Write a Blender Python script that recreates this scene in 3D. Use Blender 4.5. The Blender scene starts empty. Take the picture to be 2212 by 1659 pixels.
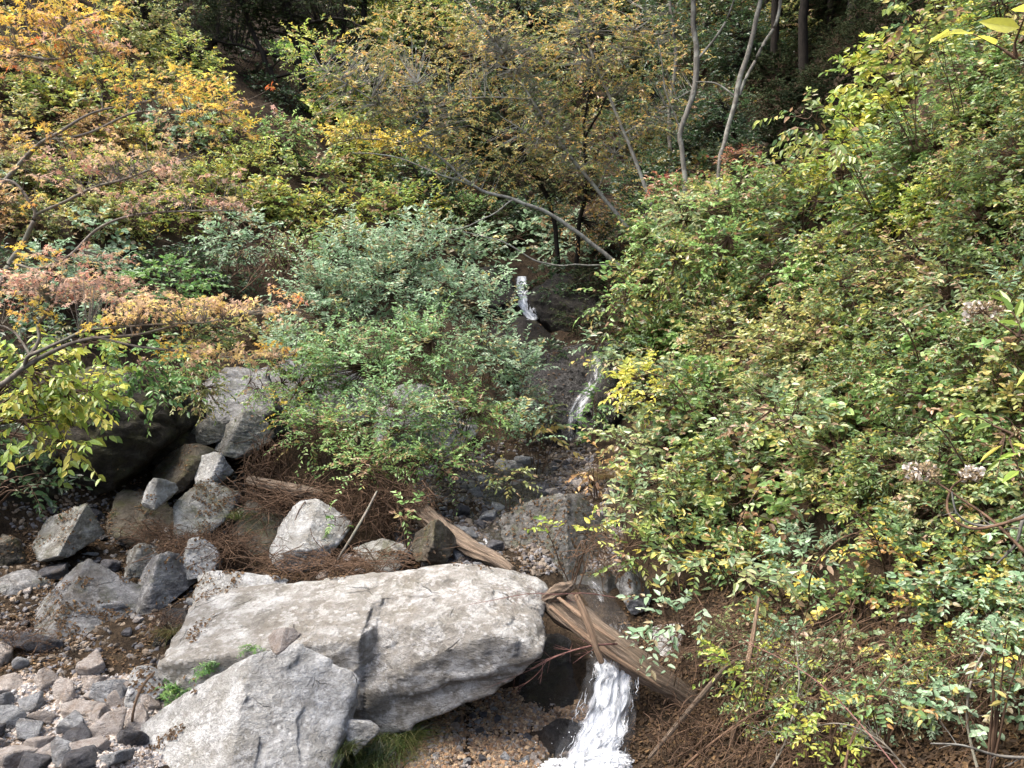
import bpy, math, random
import numpy as np
from mathutils import Vector
# ---------------------------------------------------------------- camera, sky, sun, exposure
SC = bpy.context.scene
COL = SC.collection
FPX = 1790.0; PITCH = math.radians(-5.0); CT, ST = math.cos(PITCH), math.sin(PITCH)
cam_d = bpy.data.cameras.new('camera'); cam = bpy.data.objects.new('camera', cam_d); COL.objects.link(cam)
cam_d.sensor_width = 36; cam_d.lens = 36 * FPX / 2212; cam_d.clip_end = 500; cam_d.clip_start = .05
cam.rotation_euler = (math.radians(90) + PITCH, 0, 0); SC.camera = cam
SUN_EL, SUN_AZ = math.radians(60), math.radians(-100)   # azimuth of the sun, clockwise from +y
W = bpy.data.worlds.new("World"); SC.world = W; W.use_nodes = True
nt = W.node_tree; bg = nt.nodes['Background']; sk = nt.nodes.new('ShaderNodeTexSky')
sk.sky_type = 'NISHITA'; sk.sun_disc = False; sk.sun_elevation = SUN_EL; sk.sun_rotation = SUN_AZ
sk.dust_density = 6.0; sk.air_density = 1.0; sk.ozone_density = 1.0
nt.links.new(sk.outputs[0], bg.inputs[0]); bg.inputs[1].default_value = 0.15
sd = bpy.data.lights.new('sun', 'SUN'); so = bpy.data.objects.new('sun', sd); COL.objects.link(so)
sd.energy = 1.7; sd.angle = math.radians(40); sd.color = (1, .96, .9)
sv = Vector((math.sin(SUN_AZ)*math.cos(SUN_EL), math.cos(SUN_AZ)*math.cos(SUN_EL), math.sin(SUN_EL)))
so.rotation_euler = sv.to_track_quat('Z', 'Y').to_euler()
SC.view_settings.view_transform = 'Standard'; SC.view_settings.look = 'None'
SC.view_settings.exposure = 1.68; SC.view_settings.gamma = 1
try:
    SC.cycles.transparent_max_bounces = 12; SC.cycles.max_bounces = 6
except Exception: pass
rng = np.random.default_rng(7); random.seed(7)

# ---------------------------------------------------------------- helpers: points
def ray(px, py):
    cx = (np.asarray(px, float) - 1106) / FPX; cy = -(np.asarray(py, float) - 829.5) / FPX
    return cx, CT - ST*cy, ST + CT*cy
def at(px, py, Y):
    dx, dy, dz = ray(px, py); s = np.asarray(Y, float) / dy
    return np.stack(np.broadcast_arrays(dx*s, dy*s, dz*s), -1)
def nrm(v): return v / np.maximum(np.linalg.norm(v, axis=-1, keepdims=True), 1e-9)
# numpy gradient noise
_PERM = np.random.default_rng(3).permutation(4096)
_GR = nrm(np.random.default_rng(4).normal(size=(4096, 3)))
def noise(p):
    i = np.floor(p).astype(int); f = p - i; u = f*f*f*(f*(f*6-15)+10); r = 0
    for dx in (0, 1):
        for dy in (0, 1):
            for dz in (0, 1):
                h = _PERM[(_PERM[(_PERM[(i[..., 0]+dx) & 4095] + i[..., 1]+dy) & 4095] + i[..., 2]+dz) & 4095]
                g = _GR[h]; d = f - np.array([dx, dy, dz])
                w = (u[..., 0] if dx else 1-u[..., 0])*(u[..., 1] if dy else 1-u[..., 1])*(u[..., 2] if dz else 1-u[..., 2])
                r = r + w*(g*d).sum(-1)
    return r*1.6
def fbm(p, o=4, g=.5, ridged=False):
    a = 1; s = 0; t = 0
    for k in range(o):
        n = noise(p*2**k + 17.3*k)
        if ridged: n = 1 - 2*np.abs(n)
        s = s + a*n; t += a; a *= g
    return s/t

# ---------------------------------------------------------------- helpers: objects
def tag(o, label=None, cat=None, group=None, kind=None):
    if label: o['label'] = label
    if cat: o['category'] = cat
    if group: o['group'] = group
    if kind: o['kind'] = kind
    return o
def link(o, parent=None):
    COL.objects.link(o)
    if parent is not None: o.parent = parent
    return o
def empty(name, loc, label, cat, group=None):
    o = bpy.data.objects.new(name, None); o.empty_display_size = .1; o.location = tuple(float(v) for v in loc); link(o)
    return tag(o, label, cat, group)
def mesh_np(name, V, quads=None, tris=None, mat=None, smooth=True, col=None, uv=None):
    me = bpy.data.meshes.new(name); me.vertices.add(len(V)); me.vertices.foreach_set('co', np.ascontiguousarray(V, np.float32).ravel())
    nq = 0 if quads is None else len(quads); ntr = 0 if tris is None else len(tris)
    idx = []; st = []; tot = []
    if nq: idx.append(np.asarray(quads).ravel()); st.append(np.arange(nq)*4); tot.append(np.full(nq, 4))
    if ntr: idx.append(np.asarray(tris).ravel()); st.append(nq*4 + np.arange(ntr)*3); tot.append(np.full(ntr, 3))
    idx = np.concatenate(idx).astype(np.int32)
    me.loops.add(len(idx)); me.loops.foreach_set('vertex_index', idx)
    me.polygons.add(nq+ntr); me.polygons.foreach_set('loop_start', np.concatenate(st).astype(np.int32))
    me.polygons.foreach_set('loop_total', np.concatenate(tot).astype(np.int32))
    me.polygons.foreach_set('use_smooth', np.full(nq+ntr, smooth))
    me.update(calc_edges=True)
    if col is not None:
        a = me.attributes.new('tint', 'FLOAT_COLOR', 'FACE'); a.data.foreach_set('color', np.concatenate([col, np.ones((len(col), 1))], 1).astype(np.float32).ravel())
    if uv is not None:
        u = me.uv_layers.new(name='flow'); u.data.foreach_set('uv', np.asarray(uv, np.float32)[idx].ravel())
    if mat: me.materials.append(mat)
    return bpy.data.objects.new(name, me)

# ---------------------------------------------------------------- materials
def newmat(name):
    m = bpy.data.materials.new(name); m.use_nodes = True; t = m.node_tree; b = t.nodes['Principled BSDF']; return m, t, b
def N(t, ty, **k):
    n = t.nodes.new(ty)
    for a, v in k.items(): setattr(n, a, v)
    return n
def setin(n, **k):
    for a, v in k.items(): n.inputs[a.replace('_', ' ')].default_value = v
def noise_node(t, vec, scale, detail=6, rough=.6, dist=0):
    n = N(t, 'ShaderNodeTexNoise'); setin(n, Scale=scale, Detail=detail, Roughness=rough, Distortion=dist); t.links.new(vec, n.inputs['Vector']); return n.outputs['Fac']
def ramp(t, fac, stops):
    r = N(t, 'ShaderNodeValToRGB'); e = r.color_ramp.elements
    while len(e) < len(stops): e.new(.5)
    for el, (p, c) in zip(e, stops):
        el.position = p; el.color = (c[0], c[1], c[2], 1) if hasattr(c, '__len__') else (c, c, c, 1)
    t.links.new(fac, r.inputs[0]); return r.outputs[0]
def mix(t, f, a, b, mode='MIX'):
    m = N(t, 'ShaderNodeMix', data_type='RGBA', blend_type=mode)
    for s, v in ((0, f), (6, a), (7, b)):
        if hasattr(v, 'links') or hasattr(v, 'is_linked'): t.links.new(v, m.inputs[s])
        else: m.inputs[s].default_value = v if s == 0 else (v[0], v[1], v[2], 1)
    return m.outputs[2]
def math_(t, op, a, b=0.):
    m = N(t, 'ShaderNodeMath', operation=op)
    for s, v in ((0, a), (1, b)):
        if hasattr(v, 'is_linked'): t.links.new(v, m.inputs[s])
        else: m.inputs[s].default_value = v
    return m.outputs[0]
def bump(t, b, h, strength, dist):
    n = N(t, 'ShaderNodeBump'); setin(n, Strength=strength, Distance=dist); t.links.new(h, n.inputs['Height']); t.links.new(n.outputs[0], b.inputs['Normal'])
def wcoord(t): return N(t, 'ShaderNodeNewGeometry').outputs['Position']
def mat_rock(name, dark, mid, light, rust=(.20, .13, .08), moss=.5, rough=.8, lich=.5, sc=1., wet=0, strata=(.3, .2, 1.)):
    m, t, b = newmat(name); P = wcoord(t)
    mp = N(t, 'ShaderNodeMapping'); t.links.new(P, mp.inputs[0]); mp.inputs['Rotation'].default_value = (.35, .25, .2); mp.inputs['Scale'].default_value = (1, 1, 1.7)
    A = noise_node(t, P, 2.2*sc, 5, .65); Bn = noise_node(t, mp.outputs[0], 4.2*sc, 8, .72); Cn = noise_node(t, P, 30*sc, 4, .75)
    c = ramp(t, Bn, [(.32, dark), (.46, mid), (.60, light)])
    c = mix(t, ramp(t, A, [(.42, 0), (.60, .75)]), c, mid)
    c = mix(t, ramp(t, noise_node(t, P, 1.3*sc, 5, .6, 1.), [(.50, 0), (.66, .6)]), c, rust)
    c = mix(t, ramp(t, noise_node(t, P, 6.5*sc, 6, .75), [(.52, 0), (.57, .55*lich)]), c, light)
    c = mix(t, ramp(t, noise_node(t, P, 5.1*sc, 5, .8), [(.36, .6), (.43, 0)]), c, dark)
    # lichen spots: warped cells
    wv = N(t, 'ShaderNodeVectorMath', operation='ADD'); sn = N(t, 'ShaderNodeTexNoise'); setin(sn, Scale=9*sc, Detail=4); t.links.new(P, sn.inputs['Vector'])
    ms = N(t, 'ShaderNodeVectorMath', operation='SCALE'); ms.inputs[3].default_value = .07; t.links.new(sn.outputs['Color'], ms.inputs[0])
    t.links.new(P, wv.inputs[0]); t.links.new(ms.outputs[0], wv.inputs[1])
    vo = N(t, 'ShaderNodeTexVoronoi'); setin(vo, Scale=17*sc); t.links.new(wv.outputs[0], vo.inputs['Vector'])
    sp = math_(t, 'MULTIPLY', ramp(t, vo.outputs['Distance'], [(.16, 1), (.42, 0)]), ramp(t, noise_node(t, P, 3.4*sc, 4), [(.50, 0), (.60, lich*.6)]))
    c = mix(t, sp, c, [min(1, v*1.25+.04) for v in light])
    c = mix(t, ramp(t, Cn, [(.3, .55), (.52, 0)]), c, [v*.5 for v in mid])
    # cracks
    vc = N(t, 'ShaderNodeTexVoronoi', feature='DISTANCE_TO_EDGE'); setin(vc, Scale=1.7*sc); t.links.new(wv.outputs[0], vc.inputs['Vector'])
    ck = math_(t, 'MULTIPLY', ramp(t, vc.outputs['Distance'], [(0., 1), (.012, 0)]), ramp(t, noise_node(t, P, 2.1, 2), [(.55, 0), (.62, .5)]))
    c = mix(t, ck, c, (.03, .028, .022))
    if moss:
        g = N(t, 'ShaderNodeNewGeometry'); sx = N(t, 'ShaderNodeSeparateXYZ'); t.links.new(g.outputs['Normal'], sx.inputs[0])
        mm = math_(t, 'MULTIPLY', ramp(t, noise_node(t, P, 3.1*sc, 7, .7), [(.56-.14*moss, 0), (.68-.10*moss, 1)]), ramp(t, sx.outputs[2], [(0, .35), (.6, .9)]))
        c = mix(t, math_(t, 'MULTIPLY', mm, min(1, moss*1.3)), c, (.085, .09, .028))
    t.links.new(c, b.inputs['Base Color'])
    h = math_(t, 'ADD', math_(t, 'MULTIPLY', Bn, 1.3), math_(t, 'ADD', math_(t, 'MULTIPLY', Cn, .35), math_(t, 'MULTIPLY', ck, -.8)))
    bump(t, b, h, 1., .09)
    if wet:
        b.inputs['Roughness'].default_value = .22; b.inputs['Specular IOR Level'].default_value = .6
    else: b.inputs['Roughness'].default_value = rough; b.inputs['Specular IOR Level'].default_value = .25
    return m
def mat_leaf(name, rough=.37, trans=.45, spec=.75):
    m, t, b = newmat(name); at_ = N(t, 'ShaderNodeAttribute', attribute_name='tint'); P = wcoord(t)
    f = noise_node(t, P, 60, 2)
    c = mix(t, ramp(t, f, [(.35, .0), (.7, .22)]), at_.outputs['Color'], (.16, .10, .05))
    t.links.new(c, b.inputs['Base Color']); b.inputs['Roughness'].default_value = rough; b.inputs['Specular IOR Level'].default_value = spec
    tr = N(t, 'ShaderNodeBsdfTranslucent'); t.links.new(c, tr.inputs[0]); mx = N(t, 'ShaderNodeMixShader'); mx.inputs[0].default_value = trans
    t.links.new(b.outputs[0], mx.inputs[1]); t.links.new(tr.outputs[0], mx.inputs[2]); t.links.new(mx.outputs[0], t.nodes['Material Output'].inputs[0])
    return m
def mat_bark(name, c1, c2, blot=None, sc=1., rough=.85, stretch=(1, 1, .25)):
    m, t, b = newmat(name); P = wcoord(t); mp = N(t, 'ShaderNodeMapping'); t.links.new(P, mp.inputs[0]); mp.inputs['Scale'].default_value = stretch
    f = noise_node(t, mp.outputs[0], 22*sc, 6, .65); c = ramp(t, f, [(.33, c1), (.62, c2)])
    if blot: c = mix(t, ramp(t, noise_node(t, P, 7*sc, 4), [(.50, 0), (.58, .8)]), c, blot)
    t.links.new(c, b.inputs['Base Color']); b.inputs['Roughness'].default_value = rough; b.inputs['Specular IOR Level'].default_value = .15; bump(t, b, f, .6, .02)
    return m
def mat_ground(name, stops, sc=1., rough=.95):
    m, t, b = newmat(name); P = wcoord(t); f = noise_node(t, P, 3.5*sc, 5, .75); g = noise_node(t, P, 34*sc, 3, .7)
    c = ramp(t, f, stops); c = mix(t, ramp(t, g, [(.38, .6), (.6, 0)]), c, (.018, .013, .009))
    t.links.new(c, b.inputs['Base Color']); b.inputs['Roughness'].default_value = rough; b.inputs['Specular IOR Level'].default_value = .08
    bump(t, b, math_(t, 'ADD', f, math_(t, 'MULTIPLY', g, .5)), 1, .06)
    return m
M = {}
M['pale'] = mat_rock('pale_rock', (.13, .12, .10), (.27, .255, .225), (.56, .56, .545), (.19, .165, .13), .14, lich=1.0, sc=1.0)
M['slab'] = mat_rock('slab_rock', (.19, .18, .16), (.37, .37, .355), (.64, .65, .645), (.25, .235, .19), .02, lich=1.0, sc=1.3)
M['grey'] = mat_rock('grey_rock', (.10, .10, .085), (.20, .195, .175), (.45, .46, .44), (.12, .10, .07), .45, lich=.8, sc=1.3)
M['blue'] = mat_rock('blue_grey_rock', (.08, .08, .08), (.175, .175, .175), (.43, .435, .435), (.10, .08, .055), .35, lich=.6, sc=1.5)
M['brown'] = mat_rock('brown_rock', (.035, .030, .022), (.09, .076, .058), (.2, .185, .15), (.09, .065, .04), .5, lich=.3, sc=1.2)
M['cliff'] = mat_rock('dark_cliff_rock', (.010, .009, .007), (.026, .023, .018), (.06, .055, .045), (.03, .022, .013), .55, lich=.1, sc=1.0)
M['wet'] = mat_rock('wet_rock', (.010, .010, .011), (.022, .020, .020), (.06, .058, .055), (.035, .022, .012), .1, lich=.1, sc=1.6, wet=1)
M['gully'] = mat_rock('shaded_gully_rock', (.006, .006, .005), (.014, .012, .010), (.035, .032, .027), (.02, .014, .008), .3, lich=.1, sc=1.4)  # near-black: the shade of the gully is put into the rock colour
M['bed'] = mat_rock('bedrock', (.035, .035, .033), (.095, .092, .085), (.25, .25, .24), (.13, .10, .07), .4, lich=.4, sc=2.0)
M['warm'] = mat_rock('warm_stone', (.22, .18, .15), (.42, .37, .33), (.60, .56, .53), (.25, .18, .12), .0, lich=.4, sc=3)
M['cool'] = mat_rock('cool_stone', (.15, .155, .16), (.27, .28, .29), (.45, .465, .48), (.17, .15, .13), .0, lich=.4, sc=3)
M['dusk'] = mat_rock('dark_stone', (.04, .04, .045), (.09, .09, .10), (.2, .2, .21), (.1, .08, .06), .0, lich=.2, sc=4)
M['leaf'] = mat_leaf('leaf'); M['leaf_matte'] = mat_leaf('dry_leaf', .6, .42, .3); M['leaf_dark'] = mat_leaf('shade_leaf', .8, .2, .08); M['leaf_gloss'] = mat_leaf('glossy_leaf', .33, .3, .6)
M['stem'] = mat_bark('brown_stem', (.035, .022, .015), (.11, .072, .048))
M['twig'] = mat_bark('dry_twig', (.035, .022, .014), (.15, .095, .062))
M['limb'] = mat_bark('grey_brown_bark', (.09, .08, .065), (.24, .21, .175), (.15, .155, .12))
M['pale_limb'] = mat_bark('pale_grey_bark', (.12, .115, .10), (.28, .27, .24), (.3, .31, .27), 1.)
M['trunk'] = mat_bark('grey_bark', (.07, .065, .055), (.17, .16, .14), (.24, .24, .21), .7)
M['dark_trunk'] = mat_bark('shaded_bark', (.007, .006, .005), (.022, .018, .014))  # bark darkened so that its colour carries the forest's shade
def mat_grain(name, c1, c2, c3):
    m, t, b = newmat(name); uv = N(t, 'ShaderNodeUVMap', uv_map='flow'); mp = N(t, 'ShaderNodeMapping'); t.links.new(uv.outputs[0], mp.inputs[0]); mp.inputs['Scale'].default_value = (1, .045, 1)
    f = noise_node(t, mp.outputs[0], 170, 6, .75); g = noise_node(t, mp.outputs[0], 45, 4, .6); c = ramp(t, f, [(.34, c1), (.5, c2), (.66, c3)]); c = mix(t, ramp(t, g, [(.42, .85), (.56, 0)]), c, [v*.45 for v in c2])
    t.links.new(c, b.inputs['Base Color']); b.inputs['Roughness'].default_value = .8; bump(t, b, math_(t, 'ADD', f, g), 1, .03); return m
M['wood'] = mat_grain('weathered_wood', (.06, .042, .028), (.22, .16, .11), (.42, .33, .24))
M['barewood'] = mat_grain('bare_wood', (.16, .10, .06), (.33, .22, .14), (.44, .32, .22))
M['soil'] = mat_ground('forest_floor', [(.3, (.010, .008, .006)), (.45, (.030, .022, .015)), (.6, (.062, .044, .028)), (.72, (.028, .030, .014))])

# ---------------------------------------------------------------- the ravine as one sheet
CP = [ # (px, py, distance) points of the ground
 (1250,1659,6.5),(1080,1640,6.35),(960,1600,6.55),(980,1520,7.05),(800,1659,6.1),(620,1659,5.9),(400,1600,6.3),(0,1659,5.6),(250,1659,5.6),(0,1490,6.7),(300,1480,6.8),
 (100,1350,7.8),(320,1330,7.7),(30,1200,9),(250,1100,10),(400,950,11.5),(480,880,12.2),(600,1240,8.6),(850,1240,8.5),(1100,1230,8.45),(650,1100,10),(800,1000,11.5),
 (620,800,13.6),(800,780,14),(950,760,15),(1050,860,14.4),(1150,1050,11.5),(1000,1050,11.5),(1200,960,14),(1240,930,14.6),(1270,860,15.1),(1300,760,15.7),(1150,740,16.3),(1220,700,17.2),
 (1150,660,18),(1125,600,18.8),(1100,560,20.5),(1100,350,27),(1100,100,36),(700,500,19),(900,500,20),(850,620,16.5),(600,650,15),
 (1330,1560,6.9),(1350,1400,7.5),(1400,1300,8.1),(1300,1240,8.6),(1400,1640,6.4),(1550,1500,6.7),(1700,1640,5.4),(2000,1640,4.9),(2212,1640,4.6),(1600,1300,7.7),(1450,1100,9.6),(1380,900,13),(1450,700,15),(1400,560,18),
 (1600,400,16),(1500,450,17),(2200,1200,5.6),(2200,800,6.3),(2200,300,7.6),(2250,0,9),(1900,1200,6.7),(1900,800,8.2),(1900,400,10.5),(1700,900,9.5),(1700,1200,7.9),(1700,600,12),
 (0,900,9.8),(0,700,11),(0,600,12),(200,600,13.2),(0,300,16.5),(0,0,21),(500,500,16.5),(500,300,20),(700,230,26),(650,0,36),(1700,300,22),(1800,100,33),(1500,200,30),(330,800,13)]
cp = np.array(CP, float); cxyz = at(cp[:, 0], cp[:, 1], cp[:, 2])
extra = np.array([(-2,.5,-1.65),(0,.5,-1.65),(2,.5,-1.65),(0,2.2,-1.75),(-3,2.2,-1.8),(3,2,-1.3),(-3,4,-2.9),(0,4,-3.1),(2,3.6,-2.6),(4.2,3.5,.2),(6,6,3),(7,10,4.5),(8,14,6.5),(10,20,9),(-6.5,4,-2.2),(-7,7,-1.6),(-9,10,.6),(-12,15,5),(-14,24,10),
 (-20,10,7),(-30,40,26),(-10,45,22),(0,50,22),(10,45,20),(30,40,28),(20,25,16),(14,10,10),(-30,20,16),(-30,0,12),(30,0,22),(30,15,22),(0,70,34),(-35,70,44),(35,70,46),(-20,-15,2),(0,-15,0),(20,-15,12),(10,0,5),(-10,0,0)], float)
C3 = np.concatenate([cxyz, extra]); XY = C3[:, :2]
def _phi(d): return d   # biharmonic in 3-D: tame between the points
A_ = np.linalg.norm(XY[:, None]-XY[None], axis=-1)
n_ = len(XY); K = np.zeros((n_+3, n_+3)); K[:n_, :n_] = _phi(A_) - np.eye(n_)*.05; K[:n_, n_] = 1; K[:n_, n_+1:] = XY; K[n_, :n_] = 1; K[n_+1:, :n_] = XY.T
wts = np.linalg.solve(K, np.concatenate([C3[:, 2], [0, 0, 0]]))
def hz_raw(x, y):
    x = np.asarray(x, float); y = np.asarray(y, float); z = wts[n_] + wts[n_+1]*x + wts[n_+2]*y
    for i in range(n_): z = z + wts[i]*np.hypot(x-XY[i, 0], y-XY[i, 1])
    return z
def spaced(a, b, near0, near1, s0, s1):
    v = [near0]
    while v[-1] < near1: v.append(v[-1]+s0)
    s = s0
    while v[-1] < b: s = min(s*1.12, s1); v.append(v[-1]+s)
    s = s0; l = [near0]
    while l[-1] > a: s = min(s*1.12, s1); l.append(l[-1]-s)
    return np.array(l[:0:-1] + v)
gx = spaced(-34, 34, -6, 5.5, .07, 1.2); gy = spaced(-14, 74, 4.4, 17, .07, 1.2)
GX, GY = np.meshgrid(gx, gy, indexing='ij'); GZ = hz_raw(GX, GY)
pn = np.stack([GX, GY, GZ*.5], -1); amp = np.clip(GY*.02, .05, .6)
GZ = GZ + fbm(pn*.9, 4)*amp*1.3 + fbm(pn*5, 3, ridged=True)*.035
def hz(x, y):
    x = np.asarray(x, float); y = np.asarray(y, float)
    i = np.clip(np.searchsorted(gx, x)-1, 0, len(gx)-2); j = np.clip(np.searchsorted(gy, y)-1, 0, len(gy)-2)
    u = (x-gx[i])/(gx[i+1]-gx[i]); v = (y-gy[j])/(gy[j+1]-gy[j]); u = np.clip(u, 0, 1); v = np.clip(v, 0, 1)
    return GZ[i, j]*(1-u)*(1-v)+GZ[i+1, j]*u*(1-v)+GZ[i, j+1]*(1-u)*v+GZ[i+1, j+1]*u*v
def hit(px, py, y0=3.0):
    """where the view ray meets the ground"""
    px = np.atleast_1d(np.asarray(px, float)); py = np.atleast_1d(np.asarray(py, float)); dx, dy, dz = ray(px, py)
    Y = np.full(px.shape, y0); done = np.zeros(px.shape, bool)
    for k in range(900):
        s = Y/dy; below = dz*s < hz(dx*s, Y); done |= below
        if done.all(): break
        Y = np.where(done, Y, Y*1.004)
    s = Y/dy; return np.stack([dx*s, Y, dz*s], -1)
ni, nj = GX.shape; ids = np.arange(ni*nj).reshape(ni, nj)
Q = np.stack([ids[:-1, :-1], ids[1:, :-1], ids[1:, 1:], ids[:-1, 1:]], -1).reshape(-1, 4)
tag(link(mesh_np('ground', np.stack([GX, GY, GZ], -1).reshape(-1, 3), Q, mat=M['soil'])), kind='structure')

# ---------------------------------------------------------------- rocks
def ico(sub, _c={}):
    if sub not in _c:
        import bmesh
        bm = bmesh.new(); bmesh.ops.create_icosphere(bm, subdivisions=sub, radius=1); bm.verts.ensure_lookup_table()
        _c[sub] = (np.array([v.co[:] for v in bm.verts]), np.array([[v.index for v in f.verts] for f in bm.faces])); bm.free()
    return _c[sub]
def facets(p, r0):
    """fractured faces: every cell of a jittered lattice gets a plane tilted its own way"""
    i = np.floor(p).astype(int); best = np.full(len(p), 9.); val = np.zeros(len(p)); jr = np.random.default_rng(r0).random((4096, 3)); td = np.random.default_rng(r0+1).normal(size=(4096, 3))
    for dx in (-1, 0, 1):
        for dy in (-1, 0, 1):
            for dz in (-1, 0, 1):
                c = i+[dx, dy, dz]; h = _PERM[(_PERM[(_PERM[c[:, 0] & 4095]+c[:, 1]) & 4095]+c[:, 2]) & 4095]; q = c+jr[h]; d = ((p-q)**2).sum(1); m = d < best
                best = np.where(m, d, best); val = np.where(m, ((p-q)*td[h]).sum(1)+.5*td[h, 0], val)
    return val
def rock_mesh(name, planes, ctr, ext, mat, sub=5, rnd=16, rough=.05, strata=.03, sdir=(.25, .1, 1), sfreq=5., seed=0, post=None, facet=.035):
    D, F = ico(sub); v = D*ext; nn = np.array([p[0] for p in planes]); dd = np.array([p[1] for p in planes])
    nl = np.linalg.norm(nn, axis=1); nn = nn/nl[:, None]; dd = dd/nl
    q = np.maximum(v@nn.T, 0)/dd; r = (q**rnd).sum(1)**(-1/rnd); p = v*r[:, None]
    s = float(np.mean(ext)); w = p + seed*7.1
    n1 = fbm(w*1.6/s, 5); n2 = fbm(w*5/s, 5, ridged=True, g=.6)
    sd_ = np.array(sdir)/np.linalg.norm(sdir); a = (p@sd_)*sfreq/s + fbm(w*1.1/s, 3)*1.2
    st = (a - np.floor(a)); st = np.where(st > .82, (1-st)/.18, st/.82)
    fc = facets(w*2.3/s + .25*fbm(w*3/s, 2)[:, None], 5+seed)*.55 + facets(w*6./s + .2*fbm(w*6/s, 2)[:, None], 9+seed)*.22
    p = p*(1 + rough*(n1*1.0 + n2*.5) + facet*fc + strata*(st-.5))[:, None]
    if post is not None: p = post(p)
    o = mesh_np(name, p, tris=F, mat=mat); o.location = tuple(float(c) for c in ctr)
    return o
def boulder(name, label, cat, outline, Y, thick, mat, top=.5, group=None, tiltf=.15, lean=0, parent=None, **k):
    """closed convex stone whose outline in elevation is given, thick metres deep"""
    pts = sorted(set((float(a), float(b)) for a, b in outline)); hull = []
    for seq in (pts, pts[::-1]):
        h = []
        for p in seq:
            while len(h) > 1 and (h[-1][0]-h[-2][0])*(p[1]-h[-2][1])-(h[-1][1]-h[-2][1])*(p[0]-h[-2][0]) <= 0: h.pop()
            h.append(p)
        hull += h[:-1]
    O = at(*np.array(hull, float).T, Y); c = (O.min(0)+O.max(0))/2; L = O-c; ext = np.array([np.ptp(L[:, 0])/2, thick/2, np.ptp(L[:, 2])/2]); c = c + [0, 0, 0]
    area = sum(L[i, 0]*L[(i+1) % len(L), 2]-L[(i+1) % len(L), 0]*L[i, 2] for i in range(len(L)))
    if area < 0: L = L[::-1]
    P = []
    for i in range(len(L)):
        a, b = L[i], L[(i+1) % len(L)]; e = b-a; n = np.array([e[2], 0, -e[0]]); n = n/np.linalg.norm(n)
        ny = -top*max(n[2], 0) + .25*max(-n[2], 0) - .12; n2 = np.array([n[0], ny, n[2]])
        yb = thick*(.42 if n[2] > .3 else -.3 if n[2] < -.3 else 0); q = ((a+b)/2 + c)*(Y+yb)/Y - c
        d = n2@q
        if d > .03*thick: P.append((n2, d))
        if n[2] > .3: P.append((np.array([n[0], .5, n[2]]), np.array([n[0], .5, n[2]])@q))
    P.append((np.array([lean, -1, tiltf]), thick*.5)); P.append((np.array([0, 1, .1]), thick*.5))
    r = np.random.default_rng(abs(hash((outline[0], outline[-1]))) % 9999 if False else int(sum(map(sum, outline))))
    for i in range(k.pop('cham', 9)):
        n = nrm(r.normal(size=3)*[1, .7, .8] + [0, -.7, .25]); P.append((n, np.sqrt(((n*ext)**2).sum())*r.uniform(.72, 1.0)))
    k.setdefault('seed', int(sum(outline[0])) % 97)
    o = rock_mesh(name, P, c, ext, mat, **k)
    link(o, parent); return tag(o, label, cat, group) if label else o
def crack(p):   # the long vertical crack and the raised upper slab of the great boulder
    q = p.copy(); x = p[:, 0] + .035*noise(np.stack([p[:, 2]*3, p[:, 2]*0, p[:, 2]*0+3], -1)); front = np.clip(-p[:, 1]*3, 0, 1)
    q[:, 1] += .035*np.exp(-((x-.12)/.012)**2)*front
    q[:, 1] += .02/(1+np.exp((x-.12)*60))*front
    ed = p[:, 2] - (.20 + .30*(p[:, 0]-.2)) + .05*noise(p*4)
    q[:, 1] -= .025/(1+np.exp(-ed*60))*np.clip((x-.12)*20, 0, 1)*front
    zl = -.10 + .46*(p[:, 0]-.12); over = np.maximum(p[:, 2]-zl+.05*noise(p*3+2), 0)*np.clip((x-.10)*12, 0, 1)*front
    q[:, 1] += over*.8
    lz = .6*np.maximum(p[:, 2]-.36-.1*p[:, 0]+.05*noise(p*3+5), 0)*np.clip((.12-x)*12, 0, 1)*front; q[:, 1] += lz*1.5
    b = p[:, 2] - (-.30 + .28*(p[:, 0])) + .05*noise(p*5+9)
    q[:, 1] += .045/(1+np.exp(b*120))*front
    return q
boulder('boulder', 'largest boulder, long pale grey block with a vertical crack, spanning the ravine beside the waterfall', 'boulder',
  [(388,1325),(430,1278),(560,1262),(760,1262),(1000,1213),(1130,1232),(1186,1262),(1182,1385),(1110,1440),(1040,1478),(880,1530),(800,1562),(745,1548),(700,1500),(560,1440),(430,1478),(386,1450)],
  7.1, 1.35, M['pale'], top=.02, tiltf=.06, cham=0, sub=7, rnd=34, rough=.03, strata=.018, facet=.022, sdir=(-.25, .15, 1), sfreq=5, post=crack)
boulder('boulder', 'pale whitish grey boulder in the foreground leaning against the largest boulder', 'boulder',
  [(190,1659),(258,1600),(400,1500),(550,1425),(650,1388),(704,1418),(732,1500),(732,1600),(712,1680),(680,1860),(100,1860),(130,1740)],
  5.75, 1.1, M['slab'], top=.75, tiltf=.5, cham=0, sub=7, rnd=30, rough=.03, strata=.012, facet=.02, sdir=(.6, .1, 1))
boulder('stone', 'small brownish stone wedged on top of the foreground boulder', 'stone', [(556,1380),(586,1360),(642,1356),(660,1372),(650,1400),(590,1412),(558,1402)], 5.85, .3, M['warm'], sub=5)
boulder('stone', 'pointed grey stone lying in the grass under the largest boulder', 'stone', [(742,1570),(760,1552),(800,1556),(822,1572),(800,1592),(760,1604)], 6.15, .4, M['slab'], sub=5, cham=0, top=.8)
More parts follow.
